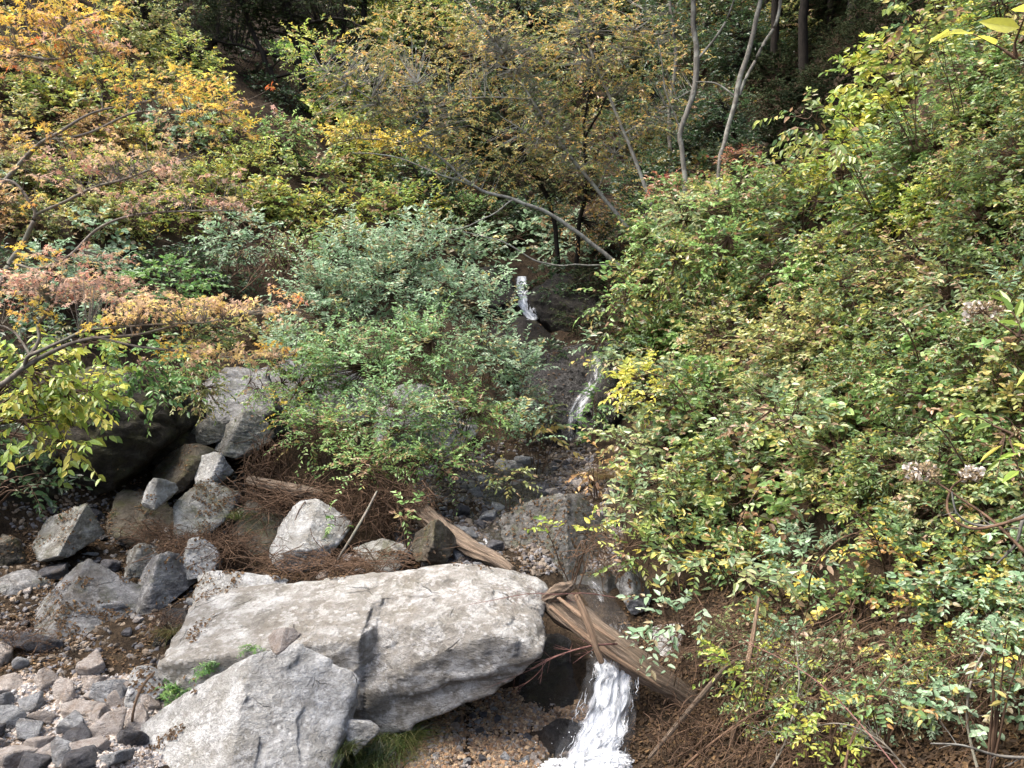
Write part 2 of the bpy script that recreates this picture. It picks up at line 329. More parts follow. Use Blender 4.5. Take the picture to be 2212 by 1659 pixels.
R_ = [
 ('boulder', 'mossy grey boulder at the left edge above the pebbles, streaked with leaf litter', [(22,1400),(70,1300),(130,1235),(190,1208),(240,1235),(270,1320),(262,1390),(200,1440),(110,1478),(40,1450)], 7.7, 1.2, 'blue', .5),
 ('boulder', 'rounded grey boulder with a pale flat top at the foot of the dark cliff', [(62,1180),(100,1110),(150,1088),(210,1092),(222,1120),(215,1165),(170,1200),(110,1220),(68,1210)], 9.0, .9, 'grey', .6),
 ('boulder', 'squat brownish grey boulder between two paler boulders on the left', [(228,1150),(232,1080),(265,1058),(340,1062),(368,1090),(365,1160),(300,1185),(240,1175)], 9.6, .8, 'brown', .5),
 ('boulder', 'tall upright angular boulder with whitish top, left of the twig heap', [(352,1080),(372,1040),(430,1033),(478,1048),(486,1090),(470,1140),(430,1172),(395,1178),(368,1130)], 9.3, .75, 'grey', .7),
 ('boulder', 'pale flat-topped block behind the tall upright boulder', [(398,1010),(420,990),(470,985),(492,1005),(485,1045),(440,1058),(405,1040)], 10.1, .7, 'slab', .7),
 ('boulder', 'grey sloping boulder behind the squat brownish one', [(312,1060),(330,1000),(360,972),(430,965),(440,1000),(400,1060),(340,1082)], 10.3, .9, 'brown', .7),
 ('boulder', 'dark boulder at the foot of the cliff, rearmost of the left group', [(295,950),(320,930),(380,935),(440,960),(400,985),(350,1005),(310,990)], 10.9, .9, 'cliff', .5),
 ('boulder', 'thin tan slab resting at the top of the left boulder group', [(405,945),(440,930),(505,928),(500,945),(440,962),(400,965)], 11.1, .6, 'grey', .9),
 ('boulder', 'blue grey slab lying left of the largest boulder', [(268,1300),(290,1255),(360,1215),(440,1205),(455,1240),(400,1290),(320,1325)], 8.3, .8, 'blue', .8),
 ('boulder', 'light mossy ledge of rock against the left end of the largest boulder', [(370,1310),(400,1265),(470,1243),(560,1248),(640,1262),(600,1290),(420,1330)], 7.9, .8, 'slab', .8),
 ('boulder', 'dark rugged rock under the mossy ledge', [(340,1380),(350,1330),(400,1320),(420,1380),(390,1440),(350,1420)], 7.6, .7, 'wet', .5),
 ('boulder', 'whitish pyramid shaped boulder among dead twigs behind the largest boulder', [(573,1200),(590,1150),(640,1085),(690,1078),(735,1110),(745,1160),(700,1220),(640,1242),(585,1235)], 8.9, .8, 'slab', .4),
 ('boulder', 'brown half buried boulder between the tall boulder and the twig heap', [(488,1200),(500,1120),(540,1070),(600,1090),(610,1150),(580,1215),(520,1230)], 9.3, .8, 'brown', .5),
 ('boulder', 'low flat grey rock right of the pyramid shaped boulder', [(745,1200),(770,1180),(830,1168),(880,1180),(890,1215),(820,1235),(755,1225)], 8.7, .6, 'grey', .7),
 ('boulder', 'blocky grey rock under the root mat beside the upper driftwood log', [(880,1190),(900,1150),(950,1135),(985,1160),(1000,1200),(950,1222),(890,1220)], 8.6, .6, 'brown', .5),
 ('boulder', 'small dark boulder cut off by the left edge below the cliff', [(-40,1200),(0,1150),(50,1170),(70,1215),(30,1245),(-30,1260)], 8.9, .8, 'brown', .5),
 ('boulder', 'flat dark slab half covered with leaves at the left edge', [(-60,1290),(0,1250),(80,1235),(120,1260),(60,1310),(-40,1330)], 8.4, .8, 'blue', .8),
 ('boulder', 'blue grey rock at the corner of the pebble bank below the mossy boulder', [(195,1510),(230,1478),(290,1468),(300,1500),(260,1530),(210,1528)], 6.6, .4, 'cool', .7),
 ('boulder', 'pale cracked stone between the pebbles and the fern', [(262,1500),(280,1455),(330,1440),(362,1462),(350,1500),(300,1525)], 6.7, .5, 'slab', .6),
 ('boulder', 'cream coloured stone at the top of the pebble bank', [(165,1478),(190,1460),(235,1462),(242,1480),(215,1498),(170,1495)], 6.8, .35, 'warm', .6),
 ('rock', 'small blue grey rock in the creek bed left of the upper cascade foot', [(1065,1022),(1080,1005),(1105,1003),(1122,1022),(1108,1036),(1078,1034)], 12.2, .6, 'slab', .7),
 ('rock', 'small rounded pale rock in the creek bed, topmost of its group', [(1112,1000),(1125,988),(1145,990),(1148,1005),(1130,1012)], 12.6, .4, 'slab', .7),
 ('rock', 'pale rock standing behind the dark wet rock in the creek', [(1128,1030),(1140,1015),(1165,1016),(1168,1036),(1145,1044)], 12.0, .4, 'slab', .7),
 ('rock', 'grey rock in the creek bed at the edge of the bush', [(1008,1060),(1020,1045),(1050,1040),(1058,1055),(1040,1068)], 11.3, .5, 'grey', .7),
 ('rock', 'dark wet rock in the middle of the creek bed', [(1150,1065),(1162,1047),(1195,1050),(1200,1068),(1175,1080)], 11.2, .5, 'dusk', .7),
 ('rock', 'low brown rock in the creek beside the driftwood', [(960,1085),(985,1070),(1020,1078),(1015,1095),(975,1100)], 10.8, .5, 'brown', .7),
 ('outcrop', 'grey rugged outcrop between the driftwood log and the right bank', [(1085,1190),(1100,1110),(1170,1060),(1260,1070),(1330,1150),(1360,1230),(1330,1290),(1200,1300),(1110,1250)], 8.9, 1.3, 'bed', .8),
 ('outcrop', 'grey rock shelf behind the waterfall lip above the log', [(1180,1330),(1200,1255),(1270,1215),(1350,1260),(1400,1340),(1390,1420),(1320,1410),(1230,1400)], 8.2, .9, 'bed', .8),
 ('outcrop', 'pale angular block on the right bank above the waterfall', [(1340,1290),(1345,1245),(1390,1235),(1412,1262),(1405,1310),(1365,1325)], 8.1, .5, 'blue', .5),
 ('outcrop', 'flat light grey rock right of the waterfall above the log', [(1370,1400),(1385,1362),(1450,1352),(1480,1378),(1440,1415),(1390,1425)], 7.6, .5, 'slab', .8),
 ('outcrop', 'black wet rock wall left of the waterfall under the largest boulder', [(1055,1520),(1060,1440),(1130,1380),(1220,1370),(1290,1420),(1300,1500),(1270,1560),(1180,1585),(1080,1570)], 7.35, .9, 'wet', .4),
 ('outcrop', 'low dark wet ledge at the foot of the waterfall', [(1140,1659),(1150,1590),(1210,1555),(1270,1570),(1260,1659),(1200,1690)], 6.75, .6, 'wet', .5),
 ('outcrop', 'dark wet rock right of the waterfall under the log', [(1370,1560),(1365,1440),(1430,1420),(1520,1480),(1540,1580),(1480,1640),(1390,1640)], 7.2, .8, 'brown', .4),
 ('outcrop', 'brown rock at the bottom edge right of the waterfall', [(1330,1659),(1380,1590),(1480,1560),(1580,1600),(1600,1700),(1400,1720),(1340,1700)], 6.5, .7, 'brown', .5),
 ('outcrop', 'sloping grey rock face seen through the bush, wide and low', [(430,930),(460,840),(560,790),(720,770),(800,830),(790,930),(640,960),(480,960)], 12.6, 1.4, 'blue', .8),
 ('outcrop', 'grey sloping rock face at the left end of the wide one, above the boulders', [(405,920),(425,830),(500,790),(590,800),(600,880),(540,935)], 11.6, 1.2, 'blue', .6),
 ('outcrop', 'pale jagged block between the sloping rock face and the boulders', [(440,960),(470,920),(560,915),(590,950),(540,985),(460,985)], 11.0, .9, 'grey', .7),
 ('boulder', 'small angular pale block left of the tall upright boulder', [(300,1080),(315,1050),(352,1045),(362,1075),(340,1098),(308,1098)], 9.2, .4, 'slab', .7),
 ('boulder', 'low grey block in front of the squat brownish boulder', [(255,1225),(275,1190),(340,1180),(372,1200),(350,1232),(280,1240)], 8.7, .5, 'grey', .7),
 ('boulder', 'broken grey block under the tall upright boulder', [(380,1225),(395,1185),(450,1172),(480,1195),(465,1235),(400,1245)], 8.6, .5, 'slab', .7),
 ('outcrop', 'pale rock face behind the lower middle of the bush', [(760,950),(800,880),(920,850),(1010,880),(1060,940),(980,985),(820,990)], 13.0, 1.2, 'slab', .8),
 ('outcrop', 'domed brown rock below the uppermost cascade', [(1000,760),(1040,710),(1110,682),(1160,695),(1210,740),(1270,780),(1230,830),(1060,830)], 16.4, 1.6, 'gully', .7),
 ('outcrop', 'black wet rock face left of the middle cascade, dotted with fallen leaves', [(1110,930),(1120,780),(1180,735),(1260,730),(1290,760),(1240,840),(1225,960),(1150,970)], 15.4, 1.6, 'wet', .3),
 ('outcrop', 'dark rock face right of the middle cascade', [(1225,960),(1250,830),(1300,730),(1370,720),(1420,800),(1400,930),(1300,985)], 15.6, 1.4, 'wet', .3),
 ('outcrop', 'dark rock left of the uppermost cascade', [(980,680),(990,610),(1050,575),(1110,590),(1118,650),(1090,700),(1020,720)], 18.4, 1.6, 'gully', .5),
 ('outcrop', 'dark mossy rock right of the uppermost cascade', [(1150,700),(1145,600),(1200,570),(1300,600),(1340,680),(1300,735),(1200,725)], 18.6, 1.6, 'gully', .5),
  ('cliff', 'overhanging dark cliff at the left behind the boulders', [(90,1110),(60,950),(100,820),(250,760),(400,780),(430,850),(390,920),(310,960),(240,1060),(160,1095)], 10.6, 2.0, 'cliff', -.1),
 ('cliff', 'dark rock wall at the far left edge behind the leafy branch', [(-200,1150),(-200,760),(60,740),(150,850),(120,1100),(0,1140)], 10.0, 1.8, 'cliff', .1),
 ('outcrop', 'grey rib of rock at the head of the left gully', [(395,930),(400,860),(430,815),(470,830),(475,900),(440,940)], 12.2, .8, 'blue', .3),
]
for nm, lb, ol, Y, th, mt, tp in R_:
    if nm in ('outcrop',) and Y > 8.8 or nm == 'cliff': Y = min(Y, float(hit(np.mean([p[0] for p in ol]), np.mean([p[1] for p in ol]))[0][1]) - (.5 if nm == 'outcrop' and Y > 14 else .1 if nm == 'outcrop' else -.2))
    big = max(np.ptp([p[0] for p in ol]), np.ptp([p[1] for p in ol]))
    boulder(nm, lb, nm, ol, Y, th, M[mt], top=tp, sub=6 if big > 60 else 4, rnd=40, rough=.075 if nm in ('outcrop', 'cliff') else .045, strata=.035 if nm in ('outcrop', 'cliff') else .022)

# loose stones: six shapes, copied
PROTO = []
for i in range(7):
    r = np.random.default_rng(40+i); e = np.array([1, r.uniform(.6, .9), r.uniform(.45, .7)])
    P = [(nrm(r.normal(size=3)), 0) for _ in range(12)]; P = [(n, (np.abs(n*e)).sum()*r.uniform(.45, .75)) for n, _ in P]
    P += [(np.array([0, 0, 1.]), e[2]*.8), (np.array([0, 0, -1.]), e[2]*.7)]
    PROTO.append(rock_mesh('stone', P, (0, 0, 0), e, M['warm'], sub=4, rnd=26, rough=.07, strata=.03, seed=i).data)
    for a in ('cool', 'dusk'):
        me = PROTO[-1].copy() if a == 'cool' else PROTO[-2].copy(); me.materials.clear(); me.materials.append(M[a]); PROTO.append(me)
def stone(x, y, size, mi, label, group, name='stone', sink=.25, z=None):
    o = bpy.data.objects.new(name, PROTO[(random.randrange(7))*3 + mi]); s = size/2
    o.scale = (s, s*random.uniform(.8, 1.1), s*random.uniform(.8, 1.2)); o.rotation_euler = (random.gauss(0, .3), random.gauss(0, .3), random.uniform(0, 6.28))
    o.location = (x, y, (float(hz(x, y)) if z is None else z) + s*(.5-sink)); link(o); return tag(o, label, 'stone', group)
placed = []
def scatter_px(poly, n, smin, smax, tries=40):
    """random places on the ground inside an area, larger ones first, not overlapping"""
    xs = [p[0] for p in poly]; ys = [p[1] for p in poly]; out = []
    def inside(x, y):
        c = False
        for i in range(len(poly)):
            (x1, y1), (x2, y2) = poly[i], poly[i-1]
            if (y1 > y) != (y2 > y) and x < (x2-x1)*(y-y1)/(y2-y1)+x1: c = not c
        return c
    sizes = sorted([smin*(smax/smin)**(random.random()**1.8) for _ in range(n)], reverse=True)
    H = []
    while len(H) < n*tries//8:
        x, y = random.uniform(min(xs), max(xs)), random.uniform(min(ys), max(ys))
        if inside(x, y): H.append((x, y))
    HP = hit([h[0] for h in H], [h[1] for h in H]); k = 0
    for s in sizes:
        while k < len(HP):
            x, y = HP[k][:2]; k += 1
            if all((x-a)**2+(y-b)**2 > ((s+c)*.40)**2 for a, b, c in placed): placed.append((x, y, s)); out.append((x, y, s)); break
    return out
for x, y, s in scatter_px([(-20,1480),(120,1480),(200,1500),(330,1520),(290,1600),(250,1670),(-20,1670)], 230, .07, .30, 60):
    mi = random.choices((0, 1, 2), (9, 2., 1.4))[0]
    stone(x, y, s, mi, ('beige stone lying in the pebble bank, lower left corner', 'blue grey stone lying in the pebble bank, lower left corner', 'dark stone lying in the pebble bank, lower left corner')[mi], ('beige stones of the pebble bank', 'blue grey stones of the pebble bank', 'dark stones of the pebble bank')[mi])
for x, y, s in scatter_px([(880,1540),(1050,1500),(1150,1590),(1170,1665),(820,1665),(860,1600)], 70, .03, .12, 60):
    stone(x, y, s, random.choice((0, 0, 1, 2)), 'stone in the brown gravel under the largest boulder', 'stones in the gravel under the largest boulder')
for x, y, s in scatter_px([(930,1080),(1050,1010),(1200,980),(1280,1030),(1240,1120),(1100,1200),(900,1210)], 70, .10, .34, 60):
    stone(x, y, s, random.choice((0, 1, 2, 2, 1)), 'loose stone lying in the shallow middle creek bed', 'loose stones in the middle creek bed')
for x, y, s in scatter_px([(0,1250),(100,1100),(250,1020),(480,940),(500,1230),(350,1400),(150,1480),(0,1480)], 40, .10, .34, 60):
    stone(x, y, s, random.choice((0, 1, 2, 2, 1)), 'loose stone filling a gap between the left boulders', 'loose stones between the left boulders')
for x, y, s in scatter_px([(620,1250),(700,1180),(1000,1180),(1180,1230),(1000,1240)], 30, .08, .22, 60):
    stone(x, y, s, random.choice((0, 1, 1)), 'loose stone on the terrace behind the largest boulder', 'loose stones behind the largest boulder')
# fine gravel and grit (nobody could count it)
def grit(name, label, poly, n, s0, s1, cols, mat, z=.0, flat=.6):
    xs = [p[0] for p in poly]; ys = [p[1] for p in poly]; A = rng.random(n)*6.283; B = np.sqrt(rng.random(n))*1.05
    sx = (max(xs)-min(xs))/2; sy = (max(ys)-min(ys))/2; W_ = 1+.25*noise(np.stack([np.cos(A)*2, np.sin(A)*2, A*0+s0*99], -1))
    H = hit(min(xs)+sx+np.sign(np.cos(A))*np.abs(np.cos(A))**.6*sx*B*W_, np.minimum(min(ys)+sy+np.sign(np.sin(A))*np.abs(np.sin(A))**.6*sy*B*W_, 1700)); c = H.copy(); c[:, 2] = hz(c[:, 0], c[:, 1]) + z
    D, F = ico(1); s = s0*(s1/s0)**rng.random(n)**1; sc = np.stack([s, s*rng.uniform(.6, 1, n), s*flat*rng.uniform(.6, 1, n)], -1)
    R = nrm(rng.normal(size=(n, 2, 3)) + [[1.5, 0, 0], [0, 1.5, 0]]); a = R[:, 0]; b = nrm(R[:, 1]-(R[:, 1]*a).sum(-1, keepdims=True)*a); cc = np.cross(a, b)
    v = D[None]*rng.uniform(.7, 1.15, (n, len(D), 1))*sc[:, None]; V = c[:, None] + v[..., :1]*a[:, None] + v[..., 1:2]*b[:, None] + v[..., 2:]*cc[:, None]
    F = (F[None] + (np.arange(n)*len(D))[:, None, None]).reshape(-1, 3); ci = np.array(cols)[rng.integers(0, len(cols), n)]*rng.uniform(.7, 1.2, (n, 1))
    o = mesh_np(name, V.reshape(-1, 3), tris=F, mat=mat, smooth=False, col=np.repeat(ci, len(D.shape and ico(1)[1]), 0)); return tag(link(o), label, None, None, 'stuff')
m, t, b = newmat('gravel_grit'); a_ = N(t, 'ShaderNodeAttribute', attribute_name='tint'); t.links.new(mix(t, ramp(t, noise_node(t, wcoord(t), 60, 4), [(.4, .5), (.6, 0)]), a_.outputs['Color'], (.06, .05, .04)), b.inputs['Base Color']); b.inputs['Roughness'].default_value = .75; M['grit'] = m
def tagstuff(o, label, cat): o['label'] = label; o['category'] = cat; o['kind'] = 'stuff'; return o
GB = [(.30,.19,.10),(.24,.14,.07),(.20,.15,.10),(.38,.27,.16),(.13,.08,.05),(.22,.20,.18)]
GP = [(.42,.36,.31),(.36,.36,.36),(.25,.24,.24),(.5,.44,.38),(.30,.24,.19)]
tagstuff(grit('gravel', 'brown gravel under the largest boulder beside the waterfall', [(760,1500),(1260,1670)], 9000, .012, .035, GB, M['grit']), 'brown gravel under the largest boulder beside the waterfall', 'gravel')
tagstuff(grit('gravel', 'x', [(-20,1470),(400,1670)], 7000, .014, .045, GP, M['grit']), 'fine pale gravel between the stones of the pebble bank', 'gravel')
tagstuff(grit('gravel', 'x', [(880,960),(1330,1250)], 6000, .02, .06, [(.10,.08,.06),(.2,.16,.12),(.16,.16,.17),(.06,.05,.05)], M['grit']), 'wet brown gravel of the middle creek bed', 'gravel')
tagstuff(grit('gravel', 'x', [(-20,900),(560,1480)], 3000, .02, .05, [(.12,.09,.06),(.16,.15,.14),(.1,.1,.11),(.2,.15,.1)], M['grit']), 'dark grit between the boulders on the left', 'gravel')

# ---------------------------------------------------------------- plants
def srgb(r, g, b):
    c = np.array([r, g, b])/255.; return tuple(np.where(c <= .04045, c/12.92, ((c+.055)/1.055)**2.4))
PAL = {  # leaf colours with weights
 'green':  [(5,(.065,.125,.04)),(4,(.10,.16,.05)),(2,(.11,.17,.04)),(1,(.25,.23,.04)),(.6,(.16,.09,.04))],
 'bank':   [(5,(.13,.20,.055)),(4,(.20,.26,.07)),(3,(.30,.33,.085)),(1.5,(.40,.34,.10)),(1.5,(.27,.17,.10)),(1.6,(.07,.14,.06)),(1.,(.32,.28,.18))],
 'bankpale':[(5,(.19,.27,.14)),(3,(.23,.28,.11)),(2,(.31,.33,.14)),(1.2,(.36,.31,.14)),(1.6,(.31,.22,.15)),(1.3,(.09,.16,.08))],
 'bankyel':[(6,(.10,.18,.065)),(3,(.17,.24,.07)),(1.8,(.46,.39,.07)),(1.2,(.30,.17,.06)),(1,(.3,.28,.08))],
 'lime':   [(4,(.20,.29,.05)),(3,(.30,.34,.06)),(2,(.45,.42,.08)),(1,(.12,.2,.05))],
 'limeyellow':[(4,(.42,.42,.07)),(3,(.55,.48,.08)),(2,(.28,.32,.06))],
 'olive':  [(4,(.17,.21,.07)),(3,(.25,.27,.08)),(2,(.36,.32,.10)),(1.6,(.10,.15,.06)),(1.6,(.32,.22,.13))],
 'yellgreen':[(4,(.22,.29,.06)),(3,(.34,.37,.08)),(2,(.12,.2,.06)),(1.5,(.42,.34,.06)),(1,(.20,.13,.06))],
 'greygreen':[(5,(.15,.25,.14)),(4,(.22,.33,.20)),(3,(.30,.40,.27)),(1.5,(.24,.2,.11)),(.5,(.33,.29,.09))],
 'mint':   [(5,(.17,.30,.13)),(4,(.24,.38,.19)),(3,(.15,.26,.08)),(1.5,(.24,.20,.11)),(.7,(.36,.31,.12))],
 'freshgreen':[(4,(.13,.24,.07)),(3,(.18,.30,.09)),(2,(.26,.37,.13)),(1.2,(.32,.27,.10)),(1.4,(.24,.15,.09))],
 'gold':   [(3,(.38,.30,.09)),(3,(.25,.24,.08)),(4,(.15,.2,.065)),(1.5,(.42,.26,.07)),(1,(.28,.17,.09))],
 'tan':    [(4,(.36,.22,.10)),(3,(.30,.20,.09)),(2,(.42,.30,.10)),(1,(.2,.12,.07))],
 'mapleyel':[(5,(.62,.42,.05)),(3,(.60,.32,.05)),(2,(.62,.50,.08)),(1,(.5,.20,.06))],
 'mapleorange':[(4,(.55,.24,.06)),(2,(.60,.12,.03)),(2,(.6,.34,.12)),(2,(.55,.32,.24)),(2,(.62,.42,.08))],
 'maplepink':[(5,(.36,.17,.11)),(3,(.46,.26,.16)),(2,(.42,.13,.07)),(2,(.50,.32,.12)),(1,(.25,.13,.08))],
 'mapletan':[(5,(.42,.24,.12)),(3,(.55,.36,.11)),(2,(.34,.18,.11)),(2,(.6,.44,.08))],
 'yellow': [(4,(.52,.40,.06)),(2,(.42,.34,.06)),(1,(.3,.3,.06))],
 'dark':   [(5,(.012,.030,.013)),(3,(.020,.042,.017)),(1,(.035,.05,.02))],  # near-black greens: forest shade is put into the leaf colour
 'deep':   [(5,(.03,.085,.035)),(3,(.045,.115,.045)),(2,(.07,.14,.05)),(.5,(.16,.15,.05))],
 'deepmix':[(5,(.04,.09,.035)),(3,(.07,.13,.04)),(2,(.14,.16,.045)),(1.5,(.28,.21,.05)),(.7,(.2,.12,.05))],
 'red':    [(2,(.30,.09,.06)),(3,(.30,.16,.09)),(2,(.2,.2,.08))],
'glow':   [(3,(.25,.42,.06)),(2,(.16,.34,.06))],  # brightened greens: the clearing's light is put into the leaf colour
 'fern':   [(3,(.10,.21,.05)),(2,(.07,.16,.05)),(1,(.16,.26,.07))],
 'dead':   [(3,(.22,.13,.08)),(2,(.30,.19,.12)),(1,(.14,.08,.05))],
 'clover': [(1,(.12,.22,.05))],
}
PAL.update(maplepink=[(5,(.60,.40,.30)),(3,(.68,.50,.36)),(1.5,(.55,.27,.19)),(2,(.68,.52,.24))], mapletan=[(5,(.68,.48,.28)),(3,(.78,.60,.25)),(2,(.58,.40,.28)),(2,(.8,.66,.18))], mapleyel=[(5,(.80,.60,.10)),(3,(.78,.50,.12)),(2,(.8,.68,.16)),(1,(.7,.38,.14))], mapleorange=[(4,(.74,.46,.18)),(1.,(.70,.2,.06)),(2,(.75,.5,.26)),(2,(.72,.46,.36)),(2,(.8,.56,.12))])
BRIGHT = 1.5
def pick(pal, n, r):
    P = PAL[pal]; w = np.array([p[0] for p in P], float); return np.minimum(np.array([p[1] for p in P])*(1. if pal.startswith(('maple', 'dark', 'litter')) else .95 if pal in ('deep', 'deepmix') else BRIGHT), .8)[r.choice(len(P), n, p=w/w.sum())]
class Leaves:
    def __init__(s): s.V = []; s.Q = []; s.C = []; s.n = 0
    def add(s, pos, axis, nor, L, Wd, col, shape='oval', fold=.28, droop=.18, gap=None):
        n = len(pos); a = nrm(axis); side = nrm(np.cross(a, nor)); up = np.cross(side, a); L = np.broadcast_to(L, n)[:, None]; Wd = np.broadcast_to(Wd, n)[:, None]
        if shape == 'oval':   # long, wide, high
            T = [(0, 0, 0), (.28, .46, 1), (.66, .36, .8), (1, 0, 0), (.66, -.36, .8), (.28, -.46, 1)]; Q = [(0, 3, 2, 1), (0, 5, 4, 3)]
        elif shape == 'round':
            T = [(0, 0, 0), (.10, .38, 1), (.42, .54, 1), (.78, .38, .8), (1, 0, 0), (.78, -.38, .8), (.42, -.54, 1), (.10, -.38, 1)]; Q = [(0, 3, 2, 1), (0, 4, 3, 0), (0, 7, 6, 5), (0, 5, 4, 0)]; Q = [(0, 4, 3, 2), (0, 6, 5, 4)]; T = [(0, 0, 0), (.22, .45, 1), (.55, .50, 1), (.85, .26, .7), (1, 0, 0), (.85, -.26, .7), (.55, -.50, 1), (.22, -.45, 1)]; Q = [(0, 3, 2, 1), (0, 7, 6, 5), (0, 5, 4, 3)]
        elif shape == 'maple':
            ang = np.radians([-128, -96, -66, -36, 0, 36, 66, 96, 128]); rr = [.16, .42, .2, .52, .22, 0, 0, 0, 0]
            tips = np.radians([-105, -55, 0, 55, 105]); notch = np.radians([-140, -80, -27, 27, 80, 140]); T = [(.38, 0, .3)]
            tl = [.42, .56, .62, .56, .42]
            T += [(.38+.2*math.cos(x), .2*math.sin(x), .5) for x in notch]; T += [(.38+l*math.cos(x), l*math.sin(x), -.2) for x, l in zip(tips, tl)]
            Q = [(0, 1+i, 7+i, 2+i) for i in range(5)]
        T = np.array(T, float)
        P = pos[:, None] + a[:, None]*(T[:, 0]*L)[..., None] + side[:, None]*(T[:, 1]*Wd)[..., None] + up[:, None]*((T[:, 2]*fold*.45*Wd) - (T[:, 0]**2)*droop*L)[..., None]
        m = len(T); s.V.append(P.reshape(-1, 3)); s.Q.append((np.array(Q)[None] + (np.arange(n)*m)[:, None, None] + s.n).reshape(-1, 4)); s.n += n*m
        s.C.append(np.repeat(np.asarray(col), len(Q), 0))
    def count(s): return s.n
    def obj(s, name, mat, parent=None):
        o = mesh_np(name, np.concatenate(s.V), quads=np.concatenate(s.Q), mat=mat, smooth=False, col=np.concatenate(s.C)); return link(o, parent)
class Tubes:
    def __init__(s): s.V = []; s.Q = []; s.n = 0
    def add(s, P, R, k=3):   # P [n,m,3] R [n,m]
        P = np.asarray(P, float); R = np.broadcast_to(np.asarray(R, float), P.shape[:2]); n, m, _ = P.shape
        if n == 0: return
        T = nrm(np.gradient(P, axis=1)); ref = np.where(np.abs(T[..., 2:]) > .9, np.array([1., 0, 0]), np.array([0, 0, 1.])); u = nrm(np.cross(T, ref)); v = np.cross(T, u)
        a = np.arange(k)/k*2*np.pi; V = P[:, :, None] + R[..., None, None]*(np.cos(a)[:, None]*u[:, :, None] + np.sin(a)[:, None]*v[:, :, None])
        I = (np.arange(n*m*k).reshape(n, m, k)) + s.n; J = np.roll(I, -1, 2)
        s.Q.append(np.stack([I[:, :-1], J[:, :-1], J[:, 1:], I[:, 1:]], -1).reshape(-1, 4)); s.V.append(V.reshape(-1, 3)); s.n += n*m*k
    def obj(s, name, mat, parent=None): return link(mesh_np(name, np.concatenate(s.V), quads=np.concatenate(s.Q), mat=mat), parent)
def smooth_line(P, m=None, wob=0., seed=0):
    """Catmull-Rom through the points; P rows may carry a radius in column 3"""
    P = np.asarray(P, float); n = len(P); m = m or max(8, (n-1)*6); t = np.linspace(0, n-1-1e-6, m); i = t.astype(int); f = (t-i)[:, None]
    g = lambda j: P[np.clip(j, 0, n-1)]
    p0, p1, p2, p3 = g(i-1), g(i), g(i+1), g(i+2)
    q = .5*((2*p1)+(-p0+p2)*f+(2*p0-5*p1+4*p2-p3)*f**2+(-p0+3*p1-3*p2+p3)*f**3)
    if wob: q[:, :3] += wob*np.stack([noise(q[:, :3]*2.3+seed+k*9) for k in range(3)], -1)
    return q
def sprays(LV, TW, org, dirs, Ls, leaf, pal, r, nl=10, shape='oval', aspect=.5, flat=.45, droop=.3, hue=.25, twig_r=.0025, palmix=None, hang=0., density=1.):
    """leafy twigs: two rows of leaves along a drooping twig"""
    n = len(org)
    if n == 0: return
    d = nrm(dirs); t = np.linspace(0, 1, 5); L = Ls[:, None, None]
    P = org[:, None] + d[:, None]*t[:, None]*L + np.array([0, 0, -1.])*(t**2)[:, None]*L*droop
    if TW is not None: TW.add(P, twig_r*(1-.6*t)[None]*np.ones((n, 1)), 3)
    tl = (np.arange(nl)+.6)/nl; tl = tl[None] + r.uniform(-.4, .4, (n, nl))/nl; tl = np.clip(tl, .02, 1)
    pos = org[:, None] + d[:, None]*tl[..., None]*L + np.array([0, 0, -1.])*(tl**2)[..., None]*L*droop
    tan = nrm(d[:, None] + np.array([0, 0, -1.])*2*tl[..., None]*droop)
    sidev = nrm(np.cross(d, [0, 0, 1.]) + 1e-4)[:, None]; sg = np.where(np.arange(nl) % 2, 1, -1)[None, :, None]
    ax = nrm(tan*.55 + sidev*sg*.75 + r.normal(size=(n, nl, 3))*.28 + np.array([0, 0, -1.])*hang)
    upv = nrm(np.array([-.12, -.42, 1.]) + r.normal(size=(n, 1, 3))*flat*.6 + r.normal(size=(n, nl, 3))*flat); upv = nrm(upv - (upv*ax).sum(-1, keepdims=True)*ax)
    sz = leaf*r.uniform(.6, 1.2, (n, nl)); sz = sz*(1-.25*tl)
    base = pick(pal, n, r)[:, None]; own = pick(pal, n*nl, r).reshape(n, nl, 3); k = r.uniform(size=(n, nl, 1)) < .45
    c = np.where(k, own, base)*r.uniform(1-hue, 1+hue, (n, nl, 1))*r.uniform(.85, 1.15, (n, 1, 1))
    keep = (r.random((n, nl)) < density).ravel()
    LV.add(pos.reshape(-1, 3)[keep], ax.reshape(-1, 3)[keep], upv.reshape(-1, 3)[keep], sz.ravel()[keep], sz.ravel()[keep]*aspect*(1. if shape != 'maple' else 2), c.reshape(-1, 3)[keep], shape)
